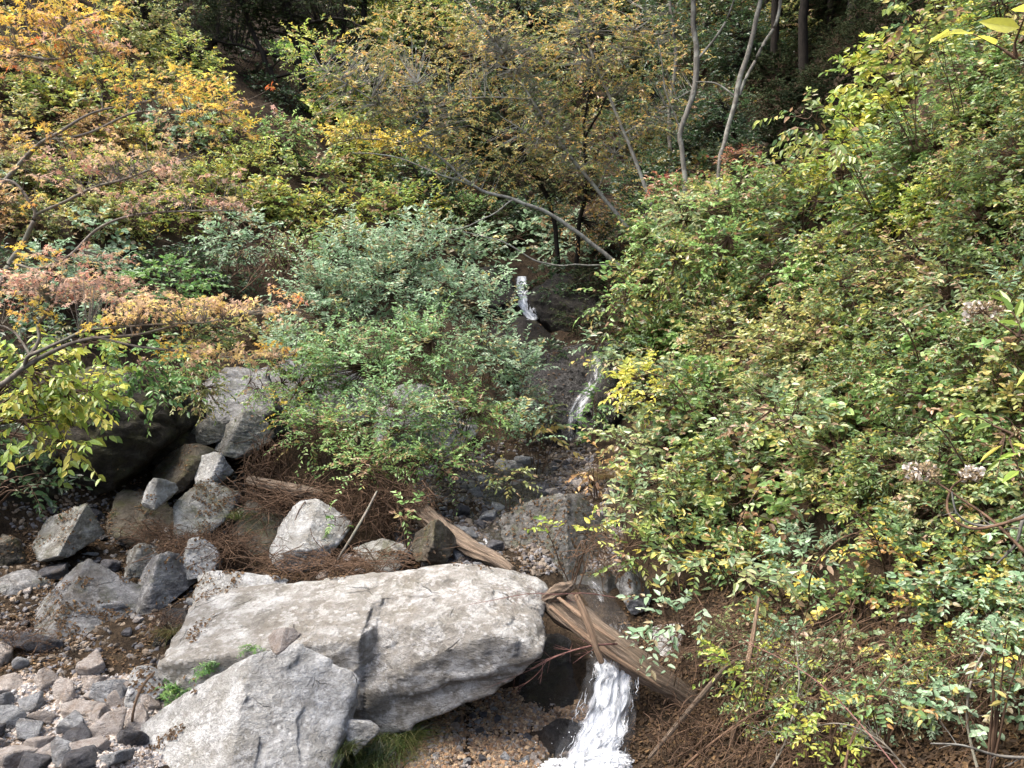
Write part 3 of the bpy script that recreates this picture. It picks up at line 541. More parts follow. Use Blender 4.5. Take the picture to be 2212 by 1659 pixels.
def crown(LV, TW, c, rad, leaf, pal, r, skel=None, cover=3., nl=10, slen=None, up=.25, flat=.45, droop=.3, shape='oval', aspect=.5, tilt=None, twig_r=None, shell=.5, hang=0., outw=.9, density=1.):
    c = np.asarray(c, float); rad = np.asarray(rad, float)
    area = math.pi*rad[0]*max(rad[2], rad[1]*.35)*1.0; la = leaf*leaf*aspect*.45*(1.6 if shape == 'maple' else 1); ns = int(max(3, cover*area/la/nl)); slen = slen or leaf*nl*.33
    d = nrm(r.normal(size=(ns, 3))); rr = (shell + (1-shell)*r.random((ns, 1)))*(.55+.45*r.random((ns, 1))**.5)
    lump = 1 + .35*noise(d*2.2 + c*3.1)[:, None] + .15*noise(d*5 + c)[:, None]
    o = c + d*rad*rr*lump
    if tilt is not None: o[:, 2] += (o[:, 0]-c[0])*tilt[0] + (o[:, 1]-c[1])*tilt[1]
    out = nrm(d*rad/rad.max()); dirs = out*outw + np.array([0, 0, up]) + r.normal(size=(ns, 3))*.45
    tr = twig_r or leaf*.035
    sprays(LV, TW, o, dirs, slen*r.uniform(.6, 1.3, ns), leaf, pal, r, nl, shape, aspect, flat, droop, twig_r=tr, hang=hang, density=density)
    if skel is not None and len(skel):
        S = skel[r.integers(0, len(skel), min(len(skel), 400))]; sub = np.arange(ns) if ns < 500 else r.choice(ns, 500, replace=False)
        D = ((o[sub, None]-S[None])**2).sum(-1) + np.maximum(S[None, :, 2]-o[sub, None, 2], 0)**2*3; j = S[D.argmin(1)]; e = o[sub]; mid = (j+e)/2 + r.normal(size=e.shape)*.06*np.linalg.norm(e-j, axis=1, keepdims=True) + [0, 0, 0]
        t = np.linspace(0, 1, 5)[None, :, None]; P = (1-t)**2*j[:, None] + 2*t*(1-t)*mid[:, None] + t**2*e[:, None]
        ok = np.linalg.norm(e-j, axis=1) < max(.75*rad.max(), 3*slen); P = P[ok]; e = e[ok]
        TW.add(P, (tr*2.2*(1-.5*t[..., 0]))*np.ones((len(e), 1)), 3)
    return o
def shrub(name, label, cat, base, blobs, pal, leaf, seed, group=None, nstem=7, stem_r=.012, leafmat='leaf', stemmat='stem', shape='oval', aspect=.5, cover=3., **k):
    r = np.random.default_rng(seed); root = empty(name, base, label, cat, group); LV = Leaves(); TW = Tubes(); base = np.asarray(base, float); sk = []
    for (c, rad, pl, cv) in blobs:
        c = np.asarray(c, float); rad = np.asarray(rad, float); n = nstem
        tgt = c + nrm(r.normal(size=(n, 3)))*rad*r.uniform(.3, .9, (n, 1)); tgt[:, 2] += rad[2]*.2; b0 = base + r.normal(size=(n, 3))*[.12, .12, .0]*rad.mean()
        b0[:, 2] = base[2]-.1; mid = b0*.45+tgt*.55; mid[:, 2] += .35*np.abs(tgt[:, 2]-b0[:, 2]); mid += r.normal(size=(n, 3))*rad*.12
        t = np.linspace(0, 1, 9)[None, :, None]; P = (1-t)**2*b0[:, None]+2*t*(1-t)*mid[:, None]+t**2*tgt[:, None]; P[:, 1:] += r.normal(size=P[:, 1:].shape)*.015*rad.mean()
        TW.add(P, (stem_r*(1-.7*t[..., 0]))*np.ones((n, 1)), 5); S = P[:, 3:].reshape(-1, 3)
        crown(LV, TW, c, rad, leaf, pl or pal, r, S, cover*cv, shape=shape, aspect=aspect, **k)
    off = np.array(base); 
    for A in (LV, TW): A.V = [v-off for v in A.V]
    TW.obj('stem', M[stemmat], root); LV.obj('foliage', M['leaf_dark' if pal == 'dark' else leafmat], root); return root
CNT = [0]
def inpoly(x, y, poly):
    c = False
    for i in range(len(poly)):
        (x1, y1), (x2, y2) = poly[i], poly[i-1]
        if (y1 > y) != (y2 > y) and x < (x2-x1)*(y-y1)/(y2-y1)+x1: c = not c
    return c
def bank(poly, step, Y0, label, cat, group, pals, leafpx, lift=.5, dY=0., size=.75, cover=2.6, name='shrub', Yf=None, flatten=.8, **k):
    """shrubs rooted on the slope, one every so often over an area"""
    xs = [p[0] for p in poly]; ys = [p[1] for p in poly]; row = 0; y = min(ys); i = 0
    while y <= max(ys):
        x = min(xs) + (step/2 if row % 2 else 0)
        while x <= max(xs):
            px, py = x+random.uniform(-.25, .25)*step, y+random.uniform(-.2, .2)*step
            if inpoly(px, py, poly):
                h = hit(px, py)[0]; Y = h[1]; rad = size*step*Y/FPX; toward = -at(px, py, Y)/np.linalg.norm(h)
                c = h + toward*rad*.5 + np.array([0, 0, rad*lift*.3]); b = h - np.array([0, 0, .05]); b[2] = hz(b[0], b[1]); CNT[0] += 1
                pal = random.choices([p[0] for p in pals], [p[1] for p in pals])[0]
                if isinstance(label, dict): lb = label[pal]
                else: lb = label
                lf = leafpx*random.uniform(.58, 1.15)*Y/FPX; kk = dict(k); kk['shape'] = random.choice(('oval', 'oval', 'round')); kk['aspect'] = random.uniform(.42, .6) if kk['shape'] == 'oval' else random.uniform(.6, .8); kk['nl'] = random.choice((8, 10, 14)); kk['up'] = random.uniform(.1, .5)
                shrub(name, lb, cat, b, [(c, (rad, rad*.75, rad*flatten), None, 1.)], pal, lf, 1000+CNT[0], group=(group if not isinstance(group, dict) else group[pal]), cover=cover, **kk); i += 1
            x += step
        y += step*.8; row += 1
    return i

# ---------------------------------------------------------------- the right bank
G1 = {'bank': 'yellow green shrub with reddish brown stems on the right bank, upper part', 'freshgreen': 'fresh green shrub on the right bank, upper part', 'lime': 'lime green shrub at the crest of the right bank', 'bankpale': 'pale bluish green shrub on the right bank, upper part', 'olive': 'olive brown shrub on the right bank, upper part'}
G2 = {'bankpale': 'pale green long leaved shrub on the middle of the right bank', 'bank': 'mottled green and yellow shrub on the middle of the right bank', 'freshgreen': 'fresh green shrub on the middle of the right bank', 'bankyel': 'green shrub with bright yellow leaves low on the right bank', 'dead': 'withered brown shrub low on the right bank', 'olive': 'olive brown shrub on the middle of the right bank','greygreen': 'grey green shrub low on the right bank'}
gr = lambda d, s: {k: v.split(' shrub')[0]+' shrubs '+s for k, v in d.items()}
bank([(1480,470),(1640,390),(1760,380),(1900,560),(1900,700),(1370,700),(1390,560)], 105, 0, G1, 'shrub', gr(G1, 'of the upper right bank'), [('freshgreen',3),('bankpale',3),('bank',3),('olive',1)], 12.6, cover=5.32)
bank([(1810,300),(1915,195),(2050,75),(2120,-80),(2290,-80),(2290,560),(1900,560),(1790,380)], 115, 0, G1, 'shrub', gr(G1, 'of the upper right bank'), [('bank',5),('lime',2),('freshgreen',2),('olive',2)], 19.3, cover=4.56)
bank([(1390,700),(1900,700),(1900,560),(2290,560),(2290,900),(1390,930)], 125, 0, G2, 'shrub', gr(G2, 'of the middle right bank'), [('bank',5),('bankpale',3),('olive',2),('freshgreen',2)], 17.6, cover=4.56)
bank([(1390,930),(2290,900),(2290,1180),(1400,1130),(1370,1040)], 125, 0, G2, 'shrub', gr(G2, 'of the middle right bank'), [('bankpale',4),('bank',4),('freshgreen',2)], 20.2, cover=3.99)
bank([(1330,1120),(2290,1170),(2290,1300),(2180,1330),(1700,1330),(1400,1300),(1430,1180)], 125, 0, G2, 'shrub', gr(G2, 'of the lower right bank'), [('bankyel',4),('greygreen',2)], 21.0, cover=2.66)
G6 = {'bankyel': 'sparse shrub with yellow leaves among the brown brush at the lower right', 'bankpale': 'sparse pale green shrub among the brown brush at the lower right', 'greygreen': 'sparse grey green shrub among the brown brush at the lower right'}
bank([(1500,1330),(2290,1330),(2290,1640),(1640,1640)], 130, 0, G6, 'shrub', gr(G6, 'of the lower right brush'), [('bankyel',2),('bankpale',1),('greygreen',1)], 19, cover=1.9)
bank([(1440,520),(1800,400),(2060,170),(2290,-60),(2290,1150),(1440,1100)], 170, 0, {'olive': 'low olive brown filler shrub between the larger shrubs of the right bank', 'green': 'low dark green filler shrub between the larger shrubs of the right bank'}, 'shrub', {'olive': 'low olive filler shrubs of the right bank', 'green': 'low dark green filler shrubs of the right bank'}, [('olive',1),('green',4)], 15, cover=1.8, size=.8)

# ---------------------------------------------------------------- surface lookup: rocks and ground as built
from mathutils.bvhtree import BVHTree
def _bvh():
    V = [np.stack([GX, GY, GZ], -1).reshape(-1, 3)]; Fs = [Q.tolist()]; n = len(V[0])
    for o in list(COL.objects):
        if o.type == 'MESH' and o.name.split('.')[0] in ('boulder', 'outcrop', 'cliff', 'rock'):
            me = o.data; v = np.empty(len(me.vertices)*3, np.float32); me.vertices.foreach_get('co', v); f = np.empty(len(me.polygons)*3, np.int32); me.polygons.foreach_get('vertices', f)
            V.append(v.reshape(-1, 3)+np.array(o.location)); Fs.append((f.reshape(-1, 3)+n).tolist()); n += len(v)//3
    return BVHTree.FromPolygons(np.concatenate(V).tolist(), sum(Fs, []))
BV = _bvh()
def surf(px, py):
    """first surface met when looking at a picture point"""
    dx, dy, dz = ray(px, py); h = BV.ray_cast(Vector((0, 0, 0)), Vector((float(dx), float(dy), float(dz))).normalized(), 200)
    return np.array(h[0]), np.array(h[1])
def drop(x, y):
    h = BV.ray_cast(Vector((x, y, 60)), Vector((0, 0, -1)), 200); return (np.array(h[0]), np.array(h[1])) if h[0] else (None, None)

# ---------------------------------------------------------------- water
m, t, b = newmat('white_water'); uv = N(t, 'ShaderNodeUVMap', uv_map='flow'); mp = N(t, 'ShaderNodeMapping'); t.links.new(uv.outputs[0], mp.inputs[0]); mp.inputs['Scale'].default_value = (1, .16, 1)
f = noise_node(t, mp.outputs[0], 34, 6, .65, .6); f2 = noise_node(t, mp.outputs[0], 9, 3, .5, .4); su = N(t, 'ShaderNodeSeparateXYZ'); t.links.new(uv.outputs[0], su.inputs[0])
at_ = N(t, 'ShaderNodeAttribute', attribute_name='tint'); ss = N(t, 'ShaderNodeSeparateColor'); t.links.new(at_.outputs['Color'], ss.inputs[0])
dens = math_(t, 'ADD', math_(t, 'ADD', math_(t, 'MULTIPLY', f, .75), math_(t, 'MULTIPLY', f2, .5)), ss.outputs[0])
al = ramp(t, dens, [(.50, .02), (.95, 1)]); b.inputs['Base Color'].default_value = (.78, .83, .88, 1); b.inputs['Roughness'].default_value = .35
c = ramp(t, f, [(.35, (.42, .48, .55)), (.6, (.86, .89, .92))]); t.links.new(c, b.inputs['Base Color']); t.links.new(al, b.inputs['Alpha']); bump(t, b, f, .5, .02); M['fall'] = m
m, t, b = newmat('stream_surface'); b.inputs['Base Color'].default_value = (.05, .045, .035, 1); b.inputs['Roughness'].default_value = .06; b.inputs['Alpha'].default_value = .55
bump(t, b, noise_node(t, wcoord(t), 14, 3), .35, .02); M['stream'] = m
def fall(name, label, rows, off=.05, nu=26, rough=.05, dens=.0, drape=True, seed=0, edge=.35):
    """rows: (left px, right px, py, distance or None) from the lip down"""
    R = smooth_line([(a, b_, c_, 0 if d is None else d) for a, b_, c_, d in rows], len(rows)*9); nv = len(R); G = np.zeros((nv, nu, 3))
    for i, (a, b_, c_, d) in enumerate(R):
        for j in range(nu):
            px = a+(b_-a)*j/(nu-1); G[i, j] = surf(px, c_)[0] if drape else at(px, c_, d)
    for _ in range(3):
        H = G.copy(); H[1:-1] = (G[:-2]+G[1:-1]*2+G[2:])/4; H[:, 1:-1] = (H[:, :-2]+H[:, 1:-1]*2+H[:, 2:])/4; G = H
    u = np.linspace(0, 1, nu)[None]; v = np.linspace(0, 1, nv)[:, None]; w = (R[:, 1]-R[:, 0])[:, None]/FPX*7
    q = np.stack([u*w*9+0*v+seed, v*nv*.12+0*u, 0*u+0*v], -1); bulge = noise(q)*rough*1.5 + noise(q*[2.5, 2, 1]+5)*rough + np.sin(u*np.pi)*rough*1.2
    G[..., 1] -= off + bulge; G[..., 2] += .01
    G[..., 0] += noise(q*[1, 2, 1]+9)*rough*.6
    I = np.arange(nv*nu).reshape(nv, nu); Qd = np.stack([I[:-1, :-1], I[:-1, 1:], I[1:, 1:], I[1:, :-1]], -1).reshape(-1, 4)
    uvw = np.stack([np.broadcast_to(u, (nv, nu))*w, np.broadcast_to(v, (nv, nu))*nv*.03], -1).reshape(-1, 2); uvw[:, 0] += seed
    e = np.minimum(u, 1-u)*2; d_ = dens - edge*(1-np.clip(e*2.2, 0, 1)) + .0*v; dc = np.broadcast_to(d_, (nv, nu))[:-1, :-1].reshape(-1)
    o = mesh_np(name, G.reshape(-1, 3), quads=Qd, mat=M['fall'], col=np.stack([dc]*3, -1), uv=uvw); link(o); tag(o, label, 'water', None, 'structure'); return G
FR = [(1278, 1372, 1392, None), (1276, 1378, 1440, None), (1262, 1376, 1500, None), (1240, 1372, 1560, None), (1218, 1362, 1610, None), (1200, 1350, 1665, None)]
FRd = [(1276, 1374, 1385, 7.42), (1270, 1384, 1420, 7.02), (1262, 1380, 1470, 6.86), (1240, 1376, 1540, 6.72), (1212, 1366, 1600, 6.55), (1180, 1354, 1670, 6.32)]
fall('waterfall', 'white waterfall pouring under the log beside the largest boulder', FRd, off=0, nu=40, rough=.05, dens=.16, drape=False, edge=.7)
fall('waterfall', 'second sheet of white water', [(a+8, b_-6, c_, d-.07) for a, b_, c_, d in FRd], off=0, nu=36, rough=.09, dens=.0, drape=False, seed=3, edge=.6)
fall('waterfall', 'thin water sliding over the rock above the log', [(1235, 1300, 1255, None), (1265, 1330, 1300, None), (1285, 1362, 1350, None), (1284, 1366, 1395, None)], off=.02, rough=.012, dens=-.14, seed=7)
fall('waterfall', 'uppermost white cascade between dark rocks', [(1114, 1138, 598, None), (1108, 1142, 625, None), (1106, 1144, 650, None), (1120, 1158, 668, None), (1134, 1166, 692, None)], off=.05, rough=.02, dens=.2, nu=14, seed=5, edge=.5)
fall('waterfall', 'thin middle cascade veiling black rock', [(1274, 1302, 768, None), (1268, 1304, 800, None), (1258, 1298, 835, None), (1228, 1276, 870, None), (1216, 1262, 910, None), (1220, 1262, 950, None)], off=.05, rough=.025, dens=-.06, nu=18, seed=9, edge=.5)
fall('waterfall', 'little cascade behind the driftwood', [(1038, 1062, 1150, None), (1044, 1072, 1170, None), (1048, 1078, 1195, None)], off=.04, rough=.02, dens=.08, nu=10, seed=11)
# foam and spray: strands and droplets
m, t, b = newmat('foam'); b.inputs['Base Color'].default_value = (.86, .89, .92, 1); b.inputs['Roughness'].default_value = .4; b.inputs['Subsurface Weight'].default_value = .0; bump(t, b, noise_node(t, wcoord(t), 40, 4), .6, .02)
al = ramp(t, noise_node(t, wcoord(t), 26, 5, .7), [(.40, .05), (.58, .95)]); t.links.new(al, b.inputs['Alpha']); M['foam'] = m
TB = Tubes(); r = np.random.default_rng(5); n = 420; v0 = r.random(n)**.8; R = smooth_line([(a, b_, c_, d) for a, b_, c_, d in FRd], 60)
def fp(u, v, lift): i = np.clip(v*59, 0, 58.99); k = i.astype(int); g = R[k]+(R[k+1]-R[k])*(i-k)[:, None]; return at(g[:, 0]+(g[:, 1]-g[:, 0])*u, g[:, 2], g[:, 3]-lift)
u0 = r.uniform(.02, .98, n); ln = r.uniform(.05, .16, n); P = np.stack([fp(np.clip(u0+(r.random(n)-.5)*.02*k, 0, 1), np.clip(v0+ln*k/5, 0, 1), r.uniform(.05, .12, n)*0+.09+.05*np.sin(u0*40)) for k in range(6)], 1)
TB.add(P[:90], np.array([.0006, .002, .003, .0028, .002, .0006])[None]*r.uniform(.5, 1.2, (90, 1)), 4); o = TB.obj('waterfall_strands', M['foam']); tag(o, 'white strands of water down the front of the lower fall', 'water', None, 'structure')
D, F = ico(5); VV = []; FF = []; r = np.random.default_rng(9)
for i in range(16):   # broken foam: many small lumps spreading out from the foot of the fall
    px = r.uniform(1175, 1350); py = 1640+abs(px-1290)*.05+r.uniform(-4, 40); s_ = r.uniform(.05, .11); c0 = at(px, py, 6.35-(py-1640)*.004)
    p = D*[s_*1.6, s_, s_*.55]; p = p*(1+.7*fbm(D*3+i*7, 4)[:, None]+.2*noise(D*13+i)[:, None]); FF.append(F+len(D)*len(VV)); VV.append(p+c0)
for i in range(70):
    px = r.normal(1290, 50); py = r.uniform(1560, 1650); s_ = r.uniform(.002, .005); d0, f0 = ico(1); FF.append(f0+sum(len(v) for v in VV)); VV.append(d0*s_+at(px, py, 6.3+r.normal()*.1))
o = mesh_np('foam', np.concatenate(VV), tris=np.concatenate(FF), mat=M['foam']); link(o); tag(o, 'white churning foam and spray at the foot of the waterfall', 'foam', None, 'structure')
def film(label, cx, cy, Y0, rx, ry, up):
    xs = np.linspace(-1, 1, 40); A, B = np.meshgrid(xs, xs, indexing='ij'); c = at(cx, cy, Y0); X = c[0]+A*rx; Yy = c[1]+B*ry; z = np.quantile(hz(X, Yy), .5)+up + (Yy-c[1])*(float(hz(c[0], c[1]+.6)-hz(c[0], c[1]-.6))/1.2)
    I = np.arange(1600).reshape(40, 40); Qd = np.stack([I[:-1, :-1], I[1:, :-1], I[1:, 1:], I[:-1, 1:]], -1).reshape(-1, 4)
    tag(link(mesh_np('water', np.stack([X, Yy, z], -1).reshape(-1, 3), quads=Qd, mat=M['stream'])), label, 'water', None, 'structure')
film('shallow brown creek water in the middle bed', 1020, 1120, 10.3, 1.1, 1.9, .0)
film('dark pool below the middle cascade', 1240, 985, 13.4, .8, .9, .05)
film('dark pool at the waterfall foot', 1220, 1690, 6.1, 1.0, .5, -.05)

# ---------------------------------------------------------------- fallen leaves on the ground and on the rocks
def litter(label, poly, n, pal, s0, s1, seed, mats='leaf_matte', clump=0):
    r = np.random.default_rng(seed); xs = [p[0] for p in poly]; ys = [p[1] for p in poly]; P = []; NN = []; k = 0
    while len(P) < n and k < n*6:
        k += 1; x, y = r.uniform(min(xs), max(xs)), r.uniform(min(ys), max(ys))
        if not inpoly(x, y, poly): continue
        if clump and noise(np.array([[x*.012, y*.02, seed]]))[0] < clump - 1: continue
        h = surf(x, y)
        if h[0] is None: continue
        if h[1][2] < .35 + .25*r.random(): continue
        P.append(h[0]); NN.append(h[1])
    P = np.array(P); NN = nrm(np.array(NN)+r.normal(size=(len(P), 3))*.25); ax = nrm(np.cross(NN, r.normal(size=(len(P), 3)))); LV = Leaves(); s = r.uniform(s0, s1, len(P))
    LV.add(P+NN*.012, ax, NN, s, s*.6, pick(pal, len(P), r)*r.uniform(.6, 1.2, (len(P), 1)), 'oval', fold=.5, droop=-.1)
    o = LV.obj('fallen_leaves', M[mats]); o['label'] = label; o['category'] = 'fallen leaves'; o['kind'] = 'stuff'
PAL['litter'] = [(4,(.17,.105,.055)),(3,(.12,.075,.04)),(1.,(.28,.18,.08)),(2,(.09,.055,.03))]
PAL['litterdark'] = [(4,(.12,.075,.04)),(3,(.07,.045,.027)),(1,(.20,.125,.06))]
litter('orange brown fallen leaves between the left boulders', [(-20,1180),(250,1000),(480,940),(560,1200),(400,1420),(430,1500),(200,1500),(-20,1480)], 2800, 'litter', .02, .042, 1, clump=1.05)
litter('fallen leaves on the terrace behind the largest boulder', [(480,1200),(800,1190),(1050,1200),(980,1215),(760,1250),(640,1256),(480,1240)], 1100, 'litter', .02, .04, 2, clump=1.)
litter('scattered leaves lying on the pebbles', [(-20,1480),(330,1520),(270,1660),(-20,1660)], 500, 'litter', .025, .045, 3, clump=1.0)
litter('leaves lying in a crease of the foreground boulder', [(258,1655),(300,1660),(400,1580),(395,1560)], 160, 'litterdark', .02, .035, 4)
litter('fallen leaves stuck to the wet rocks of the middle cascade', [(1000,690),(1200,700),(1420,760),(1300,960),(1130,950),(1020,800)], 220, 'litterdark', .04, .07, 5)
litter('brown leaves in the creek bed', [(880,1010),(1330,980),(1330,1250),(900,1220)], 1300, 'litterdark', .025, .05, 6)
litter('fallen leaves on the ground at the lower right', [(1340,1250),(2230,1300),(2230,1670),(1340,1670)], 9000, 'litterdark', .025, .05, 7)

# ---------------------------------------------------------------- driftwood
def log(name, label, pts, mat='wood', k=32, groove=.16, seed=0, flat=1., cat='log', parent=None, knots=True):
    """pts: px, py, distance, radius in picture pixels"""
    P = np.concatenate([np.array([list(at(p[0], p[1], p[2])) + [p[3]*p[2]/FPX] for p in pts])], 0); L = smooth_line(P, max(30, len(P)*14)); C = L[:, :3]; Rr = L[:, 3]
    T = nrm(np.gradient(C, axis=0)); u = nrm(np.cross(T, [0, 0, 1.])); v = np.cross(T, u); a = np.arange(k)/k*2*np.pi; s = np.linspace(0, 1, len(C))
    q = np.stack([np.cos(a)[None]*2.6+0*s[:, None], np.sin(a)[None]*2.6+0*s[:, None], s[:, None]*2.2+0*a[None]+seed], -1)
    rr = Rr[:, None]*(1+groove*(noise(q*[1, 1, 1.6])*1.2+.7*noise(q*[3, 3, 2.])+.5*noise(q*[7, 7, 2.])+.35*noise(q*[3, 3, 9]))); e = np.clip(np.minimum(s, 1-s)*40, .15, 1)[:, None]; e = np.where(s[:, None] < .5, e, e)
    V = C[:, None]+(rr*e)[..., None]*(np.cos(a)[:, None]*u[:, None]+np.sin(a)[:, None]*v[:, None]*flat)
    I = np.arange(len(C)*k).reshape(len(C), k); J = np.roll(I, -1, 1); Qd = np.stack([I[:-1], J[:-1], J[1:], I[1:]], -1).reshape(-1, 4); V = V.reshape(-1, 3)
    uvw = np.stack([np.broadcast_to(a[None]/6.283*Rr.mean()*6.283, (len(C), k)), np.broadcast_to(s[:, None]*np.linalg.norm(np.diff(C, axis=0), axis=1).sum(), (len(C), k))], -1).reshape(-1, 2)+seed; uvw = np.concatenate([uvw, uvw[:1], uvw[-1:]])
    n = len(V); V = np.concatenate([V, C[:1], C[-1:]]); tr = [(n, J[0, i], I[0, i]) for i in range(k)]+[(n+1, I[-1, i], J[-1, i]) for i in range(k)]
    o = mesh_np(name, V, quads=Qd, tris=np.array(tr), mat=M[mat], uv=uvw); link(o, parent)
    if label: tag(o, label, cat)
    return o
root = empty('log', at(1300, 1370, 7.05), 'split weathered log lying across the waterfall from the largest boulder', 'log')
def sub(o, root):
    o.parent = root; o.location = o.location - root.location; return o
sub(log('trunk', None, [(1182,1285,7.4,28),(1240,1328,7.2,33),(1305,1380,7.0,33),(1380,1434,6.85,30),(1450,1482,6.75,26),(1560,1560,6.75,20)], groove=.28, flat=.9), root)
sub(log('splinter', None, [(1186,1308,7.22,5),(1245,1358,7.0,7),(1310,1408,6.8,7),(1380,1454,6.7,5),(1430,1486,6.65,3)], 'barewood', groove=.3, seed=4, flat=.8), root)
sub(log('splinter', None, [(1205,1290,7.15,5),(1262,1335,6.93,7),(1330,1385,6.75,5)], 'barewood', groove=.3, seed=6, flat=.5), root)
sub(log('stump', None, [(1180,1292,7.35,13),(1212,1276,7.2,15),(1240,1262,7.15,8)], 'wood', seed=9, groove=.35), root)
log('broken_branch', 'pale bare broken branch propped across the split log', [(1243,1284,6.75,6),(1263,1326,6.68,8),(1278,1366,6.62,8),(1288,1400,6.58,7),(1301,1434,6.55,6)], 'barewood', groove=.14, seed=2, cat='branch')
log('log', 'reddish split log sticking out from behind the largest boulder', [(880,1078,9.6,18),(940,1130,9.2,20),(1010,1180,8.8,18),(1070,1208,8.4,14),(1110,1235,8.2,10)], 'wood', groove=.3, seed=11)
log('log', 'short bleached log caught in the dead twigs of the bush', [(535,1035,9.9,9),(590,1050,9.7,13),(650,1062,9.6,14),(700,1070,9.6,9)], 'wood', seed=12)
log('log', 'half buried brown log in the brush, lower right corner', [(1900,1490,5.3,14),(1980,1545,5.2,17),(2060,1590,5.1,17),(2150,1630,5.1,12)], 'wood', seed=13)
log('branch', 'dead upright branch leaning in the brush below the right bank', [(1578,1620,6.0,6),(1600,1500,6.0,7),(1622,1400,6.1,6),(1640,1290,6.3,3)], 'barewood', k=10, cat='branch', seed=14)
log('branch', 'long dead stick lying slantwise under the right bank', [(1400,1640,6.0,4),(1480,1545,6.1,6),(1560,1450,6.2,5),(1600,1420,6.4,3)], 'wood', k=10, cat='branch', seed=15)
log('branch', 'grey dead stick leaning behind the largest boulder', [(712,1235,8.3,2),(760,1160,8.4,3),(792,1105,8.6,3),(815,1060,8.8,2)], 'limb', k=8, cat='branch', seed=16)
log('branch', 'pale thin stick standing beside the pebble bank', [(285,1560,6.2,3),(292,1520,6.15,3),(310,1480,6.1,3),(335,1450,6.1,2)], 'barewood', k=8, cat='branch', seed=17)
def bare(name, label, pts, mat, seed, nside=14, length=60, cat='branch', Rpx=3, wob=.03):
    r = np.random.default_rng(seed); P = np.array([list(at(p[0], p[1], p[2])) + [Rpx*p[2]/FPX] for p in pts]); L = smooth_line(P, 40, wob, seed); TW = Tubes(); L[:, 3] *= np.linspace(1, .4, 40)
    TW.add(L[None, :, :3], L[None, :, 3], 6)
    i = r.integers(6, 38, nside); d = nrm(nrm(np.gradient(L[:, :3], axis=0))[i]+r.normal(size=(nside, 3))*.7); ll = length*P[0, 1]/FPX*r.uniform(.4, 1, (nside, 1, 1)); t = np.linspace(0, 1, 7)[None, :, None]
    B = L[i, None, :3]+d[:, None]*t*ll+r.normal(size=(nside, 1, 3))*t**2*ll*.3; TW.add(B, L[i, None, 3]*.55*(1-.7*t[..., 0]), 4)
    k2 = nside*2; j = r.integers(0, nside, k2); s = B[j, 3]; d2 = nrm(d[j]+r.normal(size=(k2, 3))*.7); TW.add(s[:, None]+d2[:, None]*t*ll[j]*.45, (L[i[j], None, 3]*.35*(1-.6*t[..., 0])), 3)
    return tag(TW.obj(name, M[mat]), label, cat)
m_ = mat_bark('red_twig', (.10,.045,.04), (.24,.13,.11)); M['redtwig'] = m_
bare('branch', 'bare reddish twig jutting left from the split log over the dark rock', [(1330,1390,6.8),(1260,1400,6.6),(1200,1418,6.5),(1150,1440,6.5)], 'redtwig', 1, 9, 110, Rpx=2.2)
bare('branch', 'bare reddish twig reaching over the right end of the largest boulder', [(1330,1290,6.6),(1200,1280,6.4),(1100,1290,6.3),(1010,1310,6.3)], 'redtwig', 2, 8, 90, Rpx=1.1)

# ---------------------------------------------------------------- tangles of dead twigs
def tangle(label, px, py, Y, rx, ry, n, pal='twig', seed=0, lean=(0, 0, 1), length=1.2, thick=3., sag=.4, deep=.5, name='dead_twigs'):
    r = np.random.default_rng(seed); c = at(px, py, Y); R = np.array([rx*Y/FPX, deep*max(rx, ry)*Y/FPX, ry*Y/FPX]); o = c+nrm(r.normal(size=(n, 3)))*R*r.random((n, 1))**.45
    d = nrm(nrm(np.array(lean, float))*.9+r.normal(size=(n, 3))*.65); L = length*R.max()*r.uniform(.3, 1, (n, 1, 1)); t = np.linspace(-.5, .5, 8)[None, :, None]; bend = r.normal(size=(n, 1, 3))*.5+[0, 0, -sag]
    P = o[:, None]+d[:, None]*t*L+bend*t**2*L+r.normal(size=(n, 8, 3))*.018*L; P[..., 2] = np.maximum(P[..., 2], hz(P[..., 0], P[..., 1])-.05)
    T = Tubes(); T.add(P, thick*Y/FPX*.5*r.uniform(.35, 1, (n, 1))**1.5*(1-.6*np.abs(t[..., 0]+.1)), 3); ob = T.obj(name, M[pal]); ob['label'] = label; ob['category'] = 'dead twigs'; ob['kind'] = 'stuff'
tangle('brown dead stems at the left foot of the big bush', 580, 1010, 10.0, 60, 70, 336, seed=1, lean=(.1, 0, 1))
tangle('matted roots and dead twigs under the big bush', 640, 1080, 9.6, 150, 45, 420, seed=2, lean=(1, 0, -.15), length=.9)
tangle('dead twigs and roots hanging right of the pyramid shaped boulder', 830, 1090, 9.3, 120, 70, 489, seed=3, lean=(.5, 0, -.8), length=.9)
tangle('heap of light brown twigs draped over the left boulders', 450, 1185, 8.7, 110, 35, 520, seed=4, lean=(1, -.1, .45), length=1.3, thick=2.6)
tangle('light brown twigs over the squat boulder', 330, 1150, 8.9, 70, 30, 160, seed=5, lean=(1, 0, -.3), length=1.2, thick=2)
tangle('twigs fallen on the terrace behind the largest boulder', 720, 1215, 8.3, 200, 20, 260, seed=6, lean=(1, 0, .1), length=.8, thick=2.5)
tangle('dry grass and twigs at the left edge above the pebbles', 40, 1400, 7.2, 80, 70, 380, seed=7, lean=(.5, 0, .6), length=.9, thick=2)
tangle('dry stems between the mossy ledge and the mossy boulder', 360, 1360, 7.4, 50, 50, 200, seed=8, lean=(.5, 0, .8), length=1, thick=2)
tangle('brown brush under the middle of the right bank', 1560, 1390, 6.6, 160, 90, 175, seed=9, deep=.9, lean=(.7, 0, .5), length=1.5)
tangle('brown brush along the bottom right of the ravine', 1800, 1440, 5.8, 220, 110, 253, seed=10, deep=.9, lean=(.6, 0, .6), length=1.5)
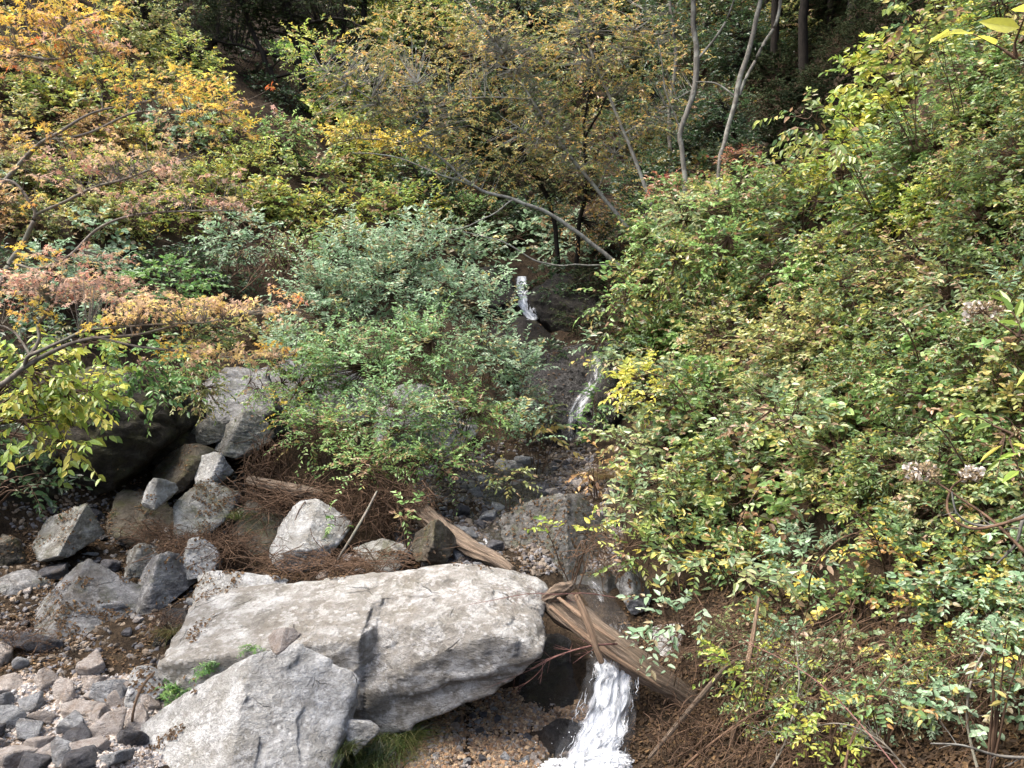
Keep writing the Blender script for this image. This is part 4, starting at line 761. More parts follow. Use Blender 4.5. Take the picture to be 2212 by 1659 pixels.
tangle('brown brush in the lower right corner', 2070, 1480, 5.1, 200, 150, 253, seed=11, deep=.9, lean=(.4, 0, .8), length=1.5)
tangle('roots and twigs beside the foot of the waterfall', 1480, 1570, 6.1, 120, 80, 152, seed=12, lean=(-.6, 0, .8), length=1.0)
tangle('trailing stems at the bottom edge right of the waterfall', 1700, 1620, 5.4, 220, 70, 146, seed=13, lean=(.6, 0, .7), length=.9)
tangle('bare stems behind the tan maple sprays', 600, 560, 12.5, 90, 70, 130, seed=16, lean=(.15, 0, 1), length=1.2, thick=3)
tangle('dry stems hanging over the creek from the right bank', 1320, 1190, 8.2, 90, 60, 180, seed=17, lean=(.7, 0, -.5), length=.9, thick=2.4)

# ---------------------------------------------------------------- single shrubs and sprays
def sb(label, px, py, Y, rx, ry, pal, leafpx, seed, cover=1.8, name='shrub', cat='shrub', group=None, base=None, deep=.75, more=(), **k):
    f = Y/FPX; c = at(px, py, Y); bl = [(c, (rx*f, max(rx, ry)*f*deep, ry*f), None, 1.)]
    for (a, b_, c_, d, e) in more: bl.append((at(a, b_, c_), (d*c_/FPX, max(d, e)*c_/FPX*deep, e*c_/FPX), None, 1.))
    if base is None:
        b = np.array([c[0], c[1]+ry*f*.3, 0]); b[2] = hz(b[0], b[1])
        if c[2]-ry*f-b[2] > .5:
            b2 = hit(px, py+ry*.7)[0]
            if b2[1] < Y+7: b = b2
    else: b = at(*base)
    return shrub(name, label, cat, b, bl, pal, leafpx*f, seed, group=group, cover=cover, **k)
# centre bush
for i, (px, py, Y, rx, ry, pal, lb) in enumerate([
  (700,690,11.8,100,100,'greygreen','grey green bush at the upper left of the central thicket'),
  (850,620,12.0,110,110,'greygreen','silvery green bush at the top of the central thicket'),
  (985,640,12.0,90,75,'greygreen','silvery green bush leaning toward the uppermost cascade'),
  (650,820,11.0,80,90,'freshgreen','small leaved bush at the left side of the central thicket'),
  (760,790,10.8,110,110,'mint','dense pale green bush in the middle of the central thicket'),
  (910,760,10.9,110,110,'mint','bright pale green bush in the middle right of the central thicket'),
  (1050,770,11.6,80,70,'greygreen','pale green bush beside the black wet rock face'),
  (1110,860,11.8,60,50,'greygreen','round leaved sprig beside the middle cascade'),
  (690,930,10.2,90,70,'freshgreen','green bush low in the left of the central thicket'),
  (850,900,10.1,120,80,'mint','pale green bush low in the middle of the central thicket'),
  (1000,900,10.6,100,70,'freshgreen','light green bush above the creek stones'),
  (800,1000,9.6,90,55,'freshgreen','lowest trailing branch of the central thicket'),
  (950,1000,10.0,100,40,'freshgreen','green trailing branch touching the creek stones')]):
    sb(lb, px, py, Y, rx*.92, ry*.92, pal, 12, 200+i, cover=2.7, nstem=6, stem_r=.008, shell=.35, slen=12*Y/FPX*6.5, nl=16, aspect=.42, up=.6, droop=.35)
for i, (px, py, Y, rx, ry, lb) in enumerate([(1050,640,11.8,30,45,'silvery spray reaching toward the uppermost cascade, upper one'),(1090,700,11.6,26,45,'silvery spray reaching toward the uppermost cascade, lower one'),(760,560,12,60,70,'upright wispy spray at the top of the central thicket, left one'),(890,540,12,60,60,'upright wispy spray at the top of the central thicket, right one'),(600,760,11,50,60,'wispy spray on the left flank of the central thicket'),(1130,800,11.4,45,45,'loose spray before the black wet rock'),(700,620,11.8,60,60,'tall wispy spray at the upper left of the central thicket'),(1120,940,10.8,50,40,'arching spray over the creek bed')]):
    sb(lb, px, py, Y, rx, ry, 'greygreen', 13, 770+i, cover=2.2, nstem=4, stem_r=.006, shell=.2, slen=13*Y/FPX*9, nl=20, aspect=.45, up=1.3, droop=.35, outw=.6)
for i, (px, py, Y, rx, ry, pal, lf, cv, lb) in enumerate([
  (880,1110,8.7,45,35,'freshgreen',16,.8,'small green sprig hanging over the root mat'),
  (720,1120,9.0,40,50,'fern',12,.3,'few grass green shoots by the pyramid shaped boulder'),
  (1230,1150,8.3,110,35,'lime',20,.55,'lime green creeper at the edge of the grey outcrop'),
  (1160,930,11.8,90,30,'gold',20,1.0,'bronze leaved sprig in front of the middle cascade'),
  (1290,865,13.4,25,40,'fern',13,2.2,'bright green feathery fern beside the middle cascade'),
  (1275,940,13.0,22,30,'fern',16,2.0,'feathery fern at the foot of the middle cascade'),
  (1385,835,10.8,60,50,'limeyellow',17,2.6,'bright yellow shrub beside the middle cascade'),
  (1340,640,13.5,60,60,'freshgreen',17,1.8,'green shrub above the bright yellow one'),
  (1310,740,13.5,60,30,'greygreen',17,1.4,'bluish green frond hanging over the middle pool'),
  (1370,960,10.2,80,45,'bankpale',19,1.8,'pale shrub overhanging the creek below the yellow shrub'),
  (1430,1040,9.0,120,60,'bank',20,1.8,'mottled shrub on the right bank above the creek'),
  (1290,1010,10.4,70,35,'tan',16,.9,'dry brown grass leaning over the creek stones'),
  (1780,1560,5.2,120,70,'lime',17,1.2,'sparse light green shoots low in the right brush'),
  (1640,1440,5.9,120,60,'lime',17,1.3,'light green small leaved shoots in the middle of the right brush'),
  (1920,1500,5.0,120,50,'bankyel',22,1.2,'spray of green and yellow leaves in the right brush'),
  (2170,1440,4.4,60,90,'greygreen',24,1.6,'dull bluish leaved shrub at the right edge'),
  (1480,1330,6.6,110,60,'greygreen',26,1.1,'pointed leaved green branch above the split log'),
  (1600,1230,6.6,130,60,'bankpale',27,1.2,'pale long leaved branch in the middle of the right bank'),
  (1700,900,7.4,120,70,'bankpale',22,1.4,'pale green bright clump in the middle of the right bank'),
  ]):
    sb(lb, px, py, Y, rx, ry, pal, lf, 260+i, cover=cv, nstem=6, stem_r=.008)
for i, (px, py, Y, rx, ry, pal, lf, lb) in enumerate([
  (1470,430,14.0,60,45,'freshgreen',13,'green bush hiding the foot of the left pale trunk'),(1545,425,13.2,60,40,'bank',14,'mottled bush hiding the foot of the right pale trunk'),(1615,400,12.8,60,40,'freshgreen',14,'green bush right of the pale trunks'),
  (1430,400,15,40,22,'red',10,'reddish bush left of the pale trunks'),(1600,345,13.5,45,22,'red',10,'coral red leaved sprig right of the pale trunks'),(1520,470,12.8,80,50,'bankpale',15,'pale green bush below the pale trunks'),(1420,510,14,60,50,'freshgreen',14,'fresh green bush at the foot of the leaning trees'),
  (1690,365,12.3,70,35,'bank',15,'mottled bush at the edge of the shaded forest'),(1478,470,12.9,50,45,'bankpale',14,'pale green bush in front of the left pale trunk'),(1550,455,12.4,50,40,'freshgreen',14,'fresh green bush in front of the right pale trunk'),(1475,560,12.4,60,60,'bank',14,'mottled bush below the left pale trunk'),(1560,540,12.0,60,60,'freshgreen',14,'fresh green bush below the right pale trunk')]):
    sb(lb, px, py, Y, rx, ry, pal, lf, 700+i, cover=3.2, nstem=5, stem_r=.01)
sb('overhanging sprig of purplish brown leaves against the dark forest', 1745, 265, 8.6, 60, 34, 'bank', 21, 720, cover=2.4, base=(1880,420,8.8), nstem=3, stem_r=.004, hang=.5, aspect=.5, more=[(1800,310,8.5,60,40)])
sb('yellow green sprig against the dark forest', 1850, 165, 7.6, 70, 34, 'lime', 19, 721, cover=2.6, base=(1980,300,7.8), nstem=3, stem_r=.004, aspect=.6, more=[(1930,110,7.4,60,45)])
sb('topmost sprig of the right bank reaching the upper edge', 1985, 40, 7.0, 60, 60, 'bank', 21, 722, cover=2.6, base=(2080,220,7.2), nstem=3, stem_r=.004, aspect=.6)
for i, (px, py, rx, ry) in enumerate([(1210,640,45,30),(1270,610,50,35),(1250,690,60,25),(1060,600,40,25),(1000,640,40,40)]):
    h = float(hit(px, py)[0][1]); sb(['dark ferny plant right of the uppermost cascade','dark bush above the mossy rock','dark bush over the rocks below the uppermost cascade','small dark plant above the uppermost cascade','dark plant left of the uppermost cascade'][i], px, py, h-1.1, rx, ry, ['deep','dark','dark','deep','deep'][i], 8, 730+i, cover=2.2, nstem=4)
for i, (px, py, Y, rx, ry, pal, lf, lb) in enumerate([(1190,760,15.0,40,26,'deep',9,'dark ferny plant on the domed rock below the uppermost cascade'),(1330,690,14.2,60,50,'deepmix',12,'green bush closing over the right side of the gully'),(1340,780,13.2,45,45,'bankpale',14,'pale leaved bush beside the middle cascade'),(1170,880,13.2,40,40,'deepmix',12,'low green plant at the left foot of the middle cascade'),(1090,760,13.6,40,35,'greygreen',12,'silvery plant on the rocks left of the middle cascade'),(1365,1090,8.9,70,50,'bankpale',19,'pale shrub hanging over the grey outcrop'),(1390,1190,8.0,60,55,'bank',20,'mottled shrub hanging down above the split log'),(1100,1030,10.2,50,22,'olive',13,'olive tuft among the creek stones')]):
    sb(lb, px, py, Y, rx, ry, pal, lf, 900+i, cover=2.2, nstem=4, stem_r=.005)
# left: overhanging lime leaves and greenery near the cliff
sb('lime green large leaved branch hanging before the dark cliff', 70, 790, 6.8, 110, 60, 'lime', 27, 300, cover=2.6, aspect=.55, base=(-60,900,8), more=[(170,850,6.9,90,60),(60,900,6.7,90,50),(160,950,6.8,50,50),(40,840,6.8,80,50)], hang=.6, leafmat='leaf', nl=8)
for i, (px, py, Y, rx, ry, pal, lf, lb) in enumerate([(60,730,8.9,100,45,'deep',16,'deep green leafy plant on top of the dark cliff, leftmost'),(200,740,8.9,90,45,'lime',18,'yellow green leafy plant on top of the dark cliff'),(300,790,8.7,80,50,'fern',18,'bright green leafy plant hanging over the dark cliff'),(400,790,9.6,70,50,'freshgreen',13,'small leaved plant at the right end of the dark cliff'),(120,860,8.4,90,50,'lime',20,'yellow green leaves against the dark cliff face'),(230,850,8.6,50,40,'fern',16,'fresh leaves against the dark cliff face'),(430,840,10.4,70,60,'olive',11,'thin twiggy bush at the head of the left gully'),(20,960,8.0,60,60,'deep',18,'dark leafy plant low on the cliff at the left edge')]):
    sb(lb, px, py, Y, rx, ry, pal, lf, 740+i, cover=2., nstem=4, stem_r=.006, hang=.3, base=(px-20, py-ry*.3, Y+.6))
sb('green branch hanging right of the lime green one', 345, 830, 8.6, 55, 55, 'fern', 20, 301, cover=1.8, base=(300,760,9.6), hang=.4)
sb('dark green small plant at the left edge below the cliff', 50, 1035, 7.0, 75, 55, 'deep', 22, 302, cover=1.5, base=(-20,1080,8))
sb('green bush behind the pink maple spray', 360, 610, 10.2, 120, 60, 'fern', 13, 303, cover=1.8)
sb('dark green bush under the tan maple spray', 420, 720, 10.0, 90, 40, 'green', 14, 304, cover=1.6)
sb('grey green bush left of the bare stems', 520, 510, 13.0, 110, 60, 'greygreen', 12, 305, cover=2)
sb('thin bush above the sloping grey rock face', 560, 830, 11.2, 60, 60, 'freshgreen', 10, 306, cover=.6)
sb('few yellow leaved shoots standing before the sloping rock face', 620, 880, 10.6, 40, 60, 'yellow', 9, 307, cover=.35)
GL = {'olive': 'olive bush with pinkish tips on the left slope', 'yellgreen': 'yellow green bush on the left slope', 'tan': 'tan leaved bush on the left slope', 'bank': 'mottled bush on the left slope', 'greygreen': 'grey green bush on the left slope', 'deep': 'dark green bush on the left slope', 'deepmix': 'dark green bush with yellow tips on the left slope', 'freshgreen': 'fresh green bush on the left slope', 'fern': 'grass green bush on the left slope'}
gg = {k: v.replace('bush', 'bushes', 1) for k, v in GL.items()}
bank([(-80,60),(300,110),(470,180),(580,280),(620,360),(560,520),(-80,560)], 105, 0, GL, 'shrub', gg, [('olive',4),('yellgreen',4),('tan',1.5),('greygreen',1)], 11, cover=2.6)
bank([(-60,560),(300,520),(560,520),(560,640),(-60,680)], 100, 0, GL, 'shrub', gg, [('deep',3),('greygreen',3),('fern',1)], 12, cover=2.2)
bank([(570,260),(770,235),(960,330),(1040,470),(900,540),(600,520)], 95, 0, GL, 'shrub', gg, [('yellgreen',5),('bank',3),('freshgreen',2)], 12, cover=3.)
G3 = {'greygreen': 'silvery green small leaved bush above the central thicket', 'bank': 'mottled yellow bush above the central thicket', 'freshgreen': 'fresh green bush above the central thicket', 'gold': 'golden brown bush above the central thicket'}
bank([(600,500),(1060,470),(1250,560),(1060,600),(980,640),(640,660)], 95, 0, G3, 'shrub', {k: v.replace('bush', 'bushes', 1) for k, v in G3.items()}, [('greygreen',5),('bank',3),('freshgreen',2),('gold',1)], 13, cover=2.6)
# slopes behind
G7 = {'dark': 'undergrowth bush coloured blackish green for the shade of the forest'}  # near-black leaves stand in for shade on the forest slope
bank([(1640,-60),(2130,-60),(2020,90),(1900,190),(1800,330),(1660,330)], 75, 0, G7, 'shrub', {'dark': 'undergrowth bushes coloured blackish green for the forest shade'}, [('dark',1)], 9, cover=3.5, flatten=.75, size=.95)
bank([(360,690),(700,680),(720,800),(420,790)], 80, 0, GL, 'shrub', gg, [('greygreen',2),('olive',2),('freshgreen',2)], 11, cover=1.6)
bank([(-100,-120),(330,-120),(330,60),(-100,60)], 120, 0, GL, 'shrub', gg, [('olive',2),('yellgreen',2)], 9, cover=2.4)
G4 = {'deep': 'deep green bush on the far slope', 'deepmix': 'green and gold bush on the far slope', 'dark': 'blackish green bush on the far slope', 'red': 'reddish bush at the foot of the grey trunks'}
g4 = {k: v.replace('bush', 'bushes', 1) for k, v in G4.items()}
bank([(760,230),(1640,150),(1640,390),(1420,560),(1180,580),(1000,470),(860,340)], 110, 0, G4, 'shrub', g4, [('deep',4),('deepmix',3),('dark',3)], 9, cover=2.8)
bank([(700,-60),(1640,-60),(1640,160),(760,230)], 130, 0, G4, 'shrub', g4, [('deep',4),('deepmix',4),('dark',1)], 8, cover=2.4)
bank([(260,-60),(560,-60),(500,120),(300,100)], 120, 0, G4, 'shrub', g4, [('dark',2),('deepmix',2),('deep',1)], 9, cover=2.)
G5 = {'glow': 'bright grass green bush in the clearing behind the dark grove', 'deep': 'deep green bush in the clearing behind the dark grove'}
bank([(520,90),(760,70),(770,240),(560,250)], 70, 0, G5, 'shrub', {k: v.replace('bush', 'bushes', 1) for k, v in G5.items()}, [('glow',5),('deep',1)], 8, cover=2., flatten=.6)
bank([(1420,370),(1660,300),(1700,350),(1480,450)], 80, 0, G4, 'shrub', g4, [('red',1),('deepmix',2)], 11, cover=2.)
bank([(1160,600),(1300,600),(1330,660),(1180,680)], 55, 0, G4, 'shrub', g4, [('dark',2),('deep',1)], 8, cover=2.)

# ---------------------------------------------------------------- trees
def tree(label, limbs, blobs, pal, leafpx, seed, trunkmat='limb', leafmat='leaf', cover=1.2, name='tree', cat='tree', group=None, nl=9, shape='oval', aspect=.5, ground=True, fix=False, deep=.8, twig=.035, **k):
    """limbs: lists of (px, py, distance, radius px), the first is the trunk; blobs: (px, py, distance, rx, ry, palette, cover)"""
    r = np.random.default_rng(seed); TW = Tubes(); LV = Leaves(); S = []
    if ground and not fix:
        kk = float(hit(limbs[0][0][0], limbs[0][0][1])[0][1])/limbs[0][0][2]; kk = min(max(kk, .8), 1.6); limbs = [[(a, b_, c_*kk, d) for a, b_, c_, d in L] for L in limbs]; blobs = [(a, b_, c_*kk, *q) for a, b_, c_, *q in blobs]
    for i, L in enumerate(limbs):
        P = np.array([list(at(p[0], p[1], p[2])) + [p[3]*(.45 if 399 < seed < 403 else .6 if name == 'maple_tree' else .6 if seed in (410, 411) else 1)*p[2]/FPX] for p in L])
        if i == 0:
            b = P[0, :3].copy(); g = float(hz(b[0], b[1]))
            if ground and b[2] > g: P = np.concatenate([[[b[0], b[1], g-.1, P[0, 3]*1.15]], P]); b = P[0, :3].copy()
            base = b
        q = smooth_line(P, max(14, len(P)*8), .025 if seed < 420 else .045, seed); q[:, 3] *= 1+.12*noise(q[:, :3]*6); TW.add(q[None, :, :3], q[None, :, 3], 9 if P[0, 3] > .03 else 6); S.append(q[len(q)//4:, :3])
    S = np.concatenate(S)
    for (px, py, Y, rx, ry, pl, cv) in blobs:
        f = Y/FPX; crown(LV, TW, at(px, py, Y), (rx*f, max(rx, ry)*f*deep, ry*f), leafpx*f, pl or pal, r, S, cover*cv, nl=nl, shape=shape, aspect=aspect, twig_r=leafpx*f*twig, **k)
    root = empty(name, base, label, cat, group)
    for A in (LV, TW): A.V = [v-base for v in A.V]
    TW.obj('trunk', M[trunkmat], root)
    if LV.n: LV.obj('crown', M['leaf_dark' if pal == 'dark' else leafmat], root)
    return root
# golden trees leaning over the stream
tree('grey tree leaning far left over the stream with sparse golden leaves', [
  [(1370,600,14.2,11),(1290,535,14.2,10),(1200,470,14.1,10),(1110,430,14,8),(1030,405,14,7),(940,330,14,5),(830,235,14,4),(700,150,14,3)],
  [(1030,405,14,5),(960,380,13.6,4),(860,340,13.4,3),(760,330,13.2,2)],[(940,330,14,4),(930,260,13.8,3),(900,180,13.6,2)],[(1110,430,14,4),(1030,480,13.6,3),(960,500,13.4,2)],
  [(1330,575,14,5),(1250,572,13.6,4),(1170,568,13.4,4),(1090,525,13.2,3),(1000,500,13,2)]],
  [(800,190,14.2,160,90,None,1),(930,250,14,130,80,None,1),(880,90,14.6,170,90,None,1),(1010,350,14,110,60,None,.6),(680,110,14.6,90,60,'yellgreen',.8)], 'gold', 9, 400, 'pale_limb', cover=1.0)
tree('grey leaning tree with golden leaves, middle of the leaning group', [
  [(1400,560,14.8,10),(1362,500,14.8,10),(1290,410,14.9,9),(1220,320,15,8),(1150,215,15,6),(1090,120,15.2,5),(1000,-10,15.4,4)],
  [(1220,320,15,4),(1160,300,14.6,3),(1080,250,14.4,2)],[(1150,215,15,4),(1060,210,14.6,3),(960,215,14.4,2)],[(1290,410,14.9,4),(1330,330,14.6,3),(1400,280,14.4,2)]],
  [(1080,110,15.2,170,110,None,1),(1170,230,15,120,80,None,1),(1240,330,14.8,120,70,None,1),(1350,300,14.8,90,80,None,.9),(1100,330,14.6,100,60,None,.7)], 'gold', 9, 401, 'pale_limb', cover=1.0)
tree('thin grey tree leaning left, rightmost of the leaning group', [
  [(1440,560,16.5,9),(1400,420,16.5,9),(1350,290,16.6,8),(1300,170,16.8,6),(1260,60,17,5),(1240,-40,17,4)],[(1350,290,16.6,4),(1420,240,16.3,3),(1500,190,16,2)],[(1300,170,16.8,4),(1350,100,16.4,3),(1390,20,16,2)]],
  [(1280,90,16.8,150,110,None,1),(1400,130,16.6,110,110,None,.8),(1420,250,16.3,90,60,None,.7)], 'gold', 9, 402, 'pale_limb', cover=1.0)
tree('slender dark sapling in front of the leaning trees', [[(1245,600,13,5),(1250,500,13,5),(1265,400,13,4),(1262,260,13,3),(1285,120,13,3),(1270,0,13,2)],[(1262,300,13,3),(1300,230,12.8,2),(1330,160,12.8,2)]],
  [(1290,400,13,110,60,None,.8),(1280,470,13,120,45,'tan',1.),(1330,510,13,70,35,'gold',1.4),(1290,200,13,80,80,None,.5)], 'gold', 10, 403, 'dark_trunk', cover=.75)
tree('thin dark sapling left of the slender one', [[(1210,620,13.4,5),(1190,450,13.4,5),(1130,330,13.4,4),(1085,230,13.4,3),(1070,100,13.4,2)],[(1130,330,13.4,3),(1060,290,13.2,2),(1000,270,13,2)]],
  [(1080,380,13.4,100,60,None,.6),(1060,230,13.4,90,70,None,.6),(1200,400,13.2,70,60,None,.8)], 'gold', 9, 404, 'dark_trunk', cover=.75)
tree('small tree with a flat bright yellow spray behind the yellow green bushes', [[(700,340,17,3),(730,310,17,2),(800,300,16.6,2),(930,320,16.3,1)]], [(760,285,16.8,90,14,None,1.6),(870,305,16.6,90,14,None,1.6),(930,325,16.4,40,12,None,1.)], 'yellow', 9, 405, cover=1.1)
# two pale trunks, right of centre
tree('pale grey crooked trunk rising behind the right bank, left one of the pair', [[(1478,378,14,9),(1470,285,14,9),(1496,205,14,10),(1506,120,14,10),(1497,40,14,9),(1500,-120,14,8)],[(1470,285,14,3),(1440,200,14,2),(1420,80,14,2)],[(1506,130,14,5),(1560,60,13.8,4),(1600,-40,13.6,3)]], [(1430,-120,14.4,160,90,None,1.),(1560,-160,14.4,170,100,None,1.)], 'deepmix', 10, 410, 'trunk', cover=2.5, fix=True)
tree('pale grey forked trunk behind the right bank, right one of the pair', [[(1550,392,13.4,7),(1568,300,13.4,8),(1590,210,13.4,9),(1614,120,13.4,9),(1640,20,13.4,8),(1650,-120,13.4,7)],[(1598,205,13.4,6),(1640,110,13.3,6),(1680,45,13.2,6),(1686,-60,13.2,5)],[(1590,210,13.4,4),(1545,182,13.5,3),(1500,175,13.6,2)]], [(1660,-150,13.4,170,90,None,1.),(1780,-180,13.4,150,100,None,1.)], 'deepmix', 10, 411, 'trunk', cover=2.5, fix=True)
tree('thin grey stem left of the pair of pale trunks', [[(1452,420,15.5,5),(1445,250,15.5,4),(1460,120,15.5,4),(1440,-40,15.5,3)]], [(1430,60,15.6,90,70,'deep',.8),(1460,240,15.6,80,60,'deep',.8)], 'deep', 9, 412, 'limb', cover=1.2)
# dark forest on the right: tall trees, crowns kept above the frame to add shade
def forest_proto():
    r = np.random.default_rng(77); out = []
    for v in range(3):
        TW = Tubes(); LV = Leaves(); q = smooth_line([(0,0,-1,.15),(0.05,0,3,.12),(-.08,.05,7,.10),(0,0,12,.05)], 24, .08, v); TW.add(q[None, :, :3], q[None, :, 3], 9)
        n = 16; i = r.integers(11, 23, n); a = r.uniform(0, 6.28, n); d = np.stack([np.cos(a), np.sin(a), r.uniform(.0, .5, n)], 1); t = np.linspace(0, 1, 7)[None, :, None]
        B = q[i, None, :3]+d[:, None]*t*r.uniform(1.6, 3.2, (n, 1, 1))+[0, 0, -.5]*t**2; TW.add(B, .06*(1-.8*t[..., 0])*np.ones((n, 1)), 5)
        crown(LV, TW, (0, 0, 8.6), (3.3, 3.3, 3.0), .24, 'dark', r, B.reshape(-1, 3), 7., shell=.2)
        out.append((TW, LV))
    return out
FP = []
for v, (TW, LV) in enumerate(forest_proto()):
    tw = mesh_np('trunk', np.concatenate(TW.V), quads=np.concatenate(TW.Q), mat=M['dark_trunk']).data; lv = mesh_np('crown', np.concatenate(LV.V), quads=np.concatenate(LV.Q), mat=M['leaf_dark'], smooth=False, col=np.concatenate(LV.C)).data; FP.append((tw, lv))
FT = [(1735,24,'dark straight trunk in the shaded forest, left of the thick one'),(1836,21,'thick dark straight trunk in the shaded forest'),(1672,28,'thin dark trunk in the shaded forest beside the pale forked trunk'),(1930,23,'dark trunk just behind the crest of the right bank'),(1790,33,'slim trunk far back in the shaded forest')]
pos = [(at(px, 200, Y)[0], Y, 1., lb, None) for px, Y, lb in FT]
for i in range(9):  # further trees, many out of view, added to shade the forest
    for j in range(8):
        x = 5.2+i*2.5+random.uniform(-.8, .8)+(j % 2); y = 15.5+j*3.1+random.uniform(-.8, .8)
        if all((x-p[0])**2+(y-p[1])**2 > 5 for p in pos) and x > 4.8+(y-15)*.1 and (x/y > .56 or (x/y > .27 and y > 25)): pos.append((x, y, random.uniform(.8, 1.1), 'dark tree added to shade the forest behind the right bank', 'dark trees added to shade the forest'))
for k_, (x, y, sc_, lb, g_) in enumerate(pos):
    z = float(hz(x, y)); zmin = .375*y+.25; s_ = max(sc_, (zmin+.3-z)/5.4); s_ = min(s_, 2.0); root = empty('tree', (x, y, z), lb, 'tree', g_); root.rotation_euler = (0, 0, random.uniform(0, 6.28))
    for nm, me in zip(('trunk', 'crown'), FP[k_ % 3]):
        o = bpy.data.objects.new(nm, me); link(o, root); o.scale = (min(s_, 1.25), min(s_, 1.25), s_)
# top left grove
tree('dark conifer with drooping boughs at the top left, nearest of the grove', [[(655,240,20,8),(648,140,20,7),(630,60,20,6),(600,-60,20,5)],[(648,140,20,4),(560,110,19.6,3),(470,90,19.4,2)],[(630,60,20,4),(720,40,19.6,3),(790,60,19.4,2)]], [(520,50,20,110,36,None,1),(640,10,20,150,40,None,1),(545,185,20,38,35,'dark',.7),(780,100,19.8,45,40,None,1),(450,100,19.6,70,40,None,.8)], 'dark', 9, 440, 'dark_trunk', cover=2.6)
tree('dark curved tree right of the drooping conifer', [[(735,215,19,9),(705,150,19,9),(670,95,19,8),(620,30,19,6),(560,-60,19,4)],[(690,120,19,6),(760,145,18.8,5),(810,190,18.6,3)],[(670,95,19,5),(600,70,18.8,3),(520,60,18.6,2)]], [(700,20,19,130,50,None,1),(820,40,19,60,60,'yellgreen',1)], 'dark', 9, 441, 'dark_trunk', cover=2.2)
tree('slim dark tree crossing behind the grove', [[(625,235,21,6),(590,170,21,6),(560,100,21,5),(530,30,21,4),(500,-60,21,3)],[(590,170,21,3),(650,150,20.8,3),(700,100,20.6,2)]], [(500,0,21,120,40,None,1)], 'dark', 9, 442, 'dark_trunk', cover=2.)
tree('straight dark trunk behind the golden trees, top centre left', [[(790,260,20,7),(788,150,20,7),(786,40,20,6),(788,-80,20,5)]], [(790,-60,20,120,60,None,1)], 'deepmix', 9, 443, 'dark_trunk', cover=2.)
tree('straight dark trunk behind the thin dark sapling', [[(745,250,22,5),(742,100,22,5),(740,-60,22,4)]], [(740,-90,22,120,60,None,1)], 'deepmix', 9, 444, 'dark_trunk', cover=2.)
for i, (px, py, Y, rx, ry, pal, lb) in enumerate([
  (900,400,19,90,60,'deep','low dark green tree behind the golden bush'),(1120,470,18.5,110,60,'deep','dark green tree above the uppermost cascade'),(1010,300,21,90,70,'dark','blackish conifer seen between the leaning trunks'),
  (1390,400,18.5,80,60,'deep','green tree behind the rightmost leaning trunk'),(1560,260,17.5,90,70,'deep','deep green tree behind the pale trunks'),(1410,230,20,100,80,'deep','green tree high behind the leaning group'),(1600,100,21,100,80,'deep','green conifer at the edge of the dark forest'),
  (1540,60,23,130,90,'deepmix','green and yellow tree behind the pale trunks'),(1330,60,24,130,90,'deepmix','mixed green tree at the top behind the golden trees'),(1120,60,25,150,90,'deepmix','tree with yellowing crown at the top centre'),(900,40,24,130,80,'yellgreen','yellow green tree at the top, left of centre'),
  (300,40,19,110,70,'olive','olive tree at the top left behind the yellow maple'),(400,130,18,90,60,'yellgreen','yellow green tree behind the upper maple spray'),(1690,60,22,70,60,'olive','yellowish branch at the top of the dark forest'),(1460,330,17,70,50,'deep','deep green bush tree at the foot of the left pale trunk'),
  (1620,370,15,80,40,'deepmix','green shrub tree at the foot of the right pale trunk')]):
    tree(lb, [[(px, py+ry, Y, 5), (px+10, py, Y, 4), (px-8, py-ry*.7, Y, 2)]], [(px,py,Y,rx,ry,None,1),(px+rx*.5,py+ry*.5,Y,rx*.6,ry*.5,None,1)], pal, 8.5, 450+i, 'dark_trunk', cover=1.9)
m, t, b = newmat('grass_green'); M['grassy'] = m; b.inputs['Base Color'].default_value = (.12, .28, .04, 1); b.inputs['Roughness'].default_value = .7

# ---------------------------------------------------------------- the maple reaching in from the left
ML = [
 [(-260,1500,5.6,26),(-240,1100,5.5,24),(-200,960,5.4,20),(-120,900,5.4,15),(-40,850,5.3,11),(0,828,5.3,10),(50,788,5.25,9),(150,752,5.2,7),(300,718,5.2,5),(430,690,5.2,4),(560,668,5.2,3),(650,668,5.2,2)],
 [(50,788,5.25,8),(63,765,5.2,7),(150,742,5.1,6),(200,718,5.05,5),(300,702,5,4),(433,692,4.9,3),(520,670,4.9,2)],
 [(63,765,5.2,7),(78,731,5.25,6),(77,698,5.3,6),(113,661,5.3,5),(110,630,5.4,3)],[(63,765,5.2,5),(20,720,5.3,4),(-20,700,5.4,3)],
 [(200,735,5.2,4),(247,740,5.1,4),(350,755,5.0,4),(467,762,5.0,3),(633,758,5.0,2)],
 [(-240,1100,5.5,20),(-180,800,5.6,15),(-60,660,5.7,12),(0,615,5.7,11),(20,565,5.7,10),(53,512,5.7,9),(77,467,5.7,8),(60,433,5.7,6),(33,400,5.7,5),(0,388,5.7,4)],
 [(77,467,5.7,6),(177,413,5.6,5),(267,383,5.5,4),(330,362,5.4,3),(400,340,5.4,2)],
 [(20,565,5.7,6),(73,585,5.6,5),(133,555,5.5,5),(200,510,5.5,5),(267,477,5.4,4),(333,460,5.4,4),(427,450,5.4,3),(540,448,5.4,2)],
 [(-200,800,5.8,12),(-80,520,5.8,10),(0,413,5.8,8),(33,367,5.8,8),(83,310,5.8,7),(117,287,5.7,6),(207,247,5.7,4),(317,220,5.7,3),(420,180,5.7,2)],
 [(100,300,5.8,5),(200,283,5.7,4),(287,243,5.6,4),(377,247,5.6,3),(480,240,5.6,2)],
 [(-160,500,5.9,12),(-60,200,5.9,9),(0,118,5.9,7),(60,100,5.9,6),(150,60,5.9,4),(230,20,5.9,3)],[(0,118,5.9,5),(120,130,5.8,4),(250,110,5.8,2)]]
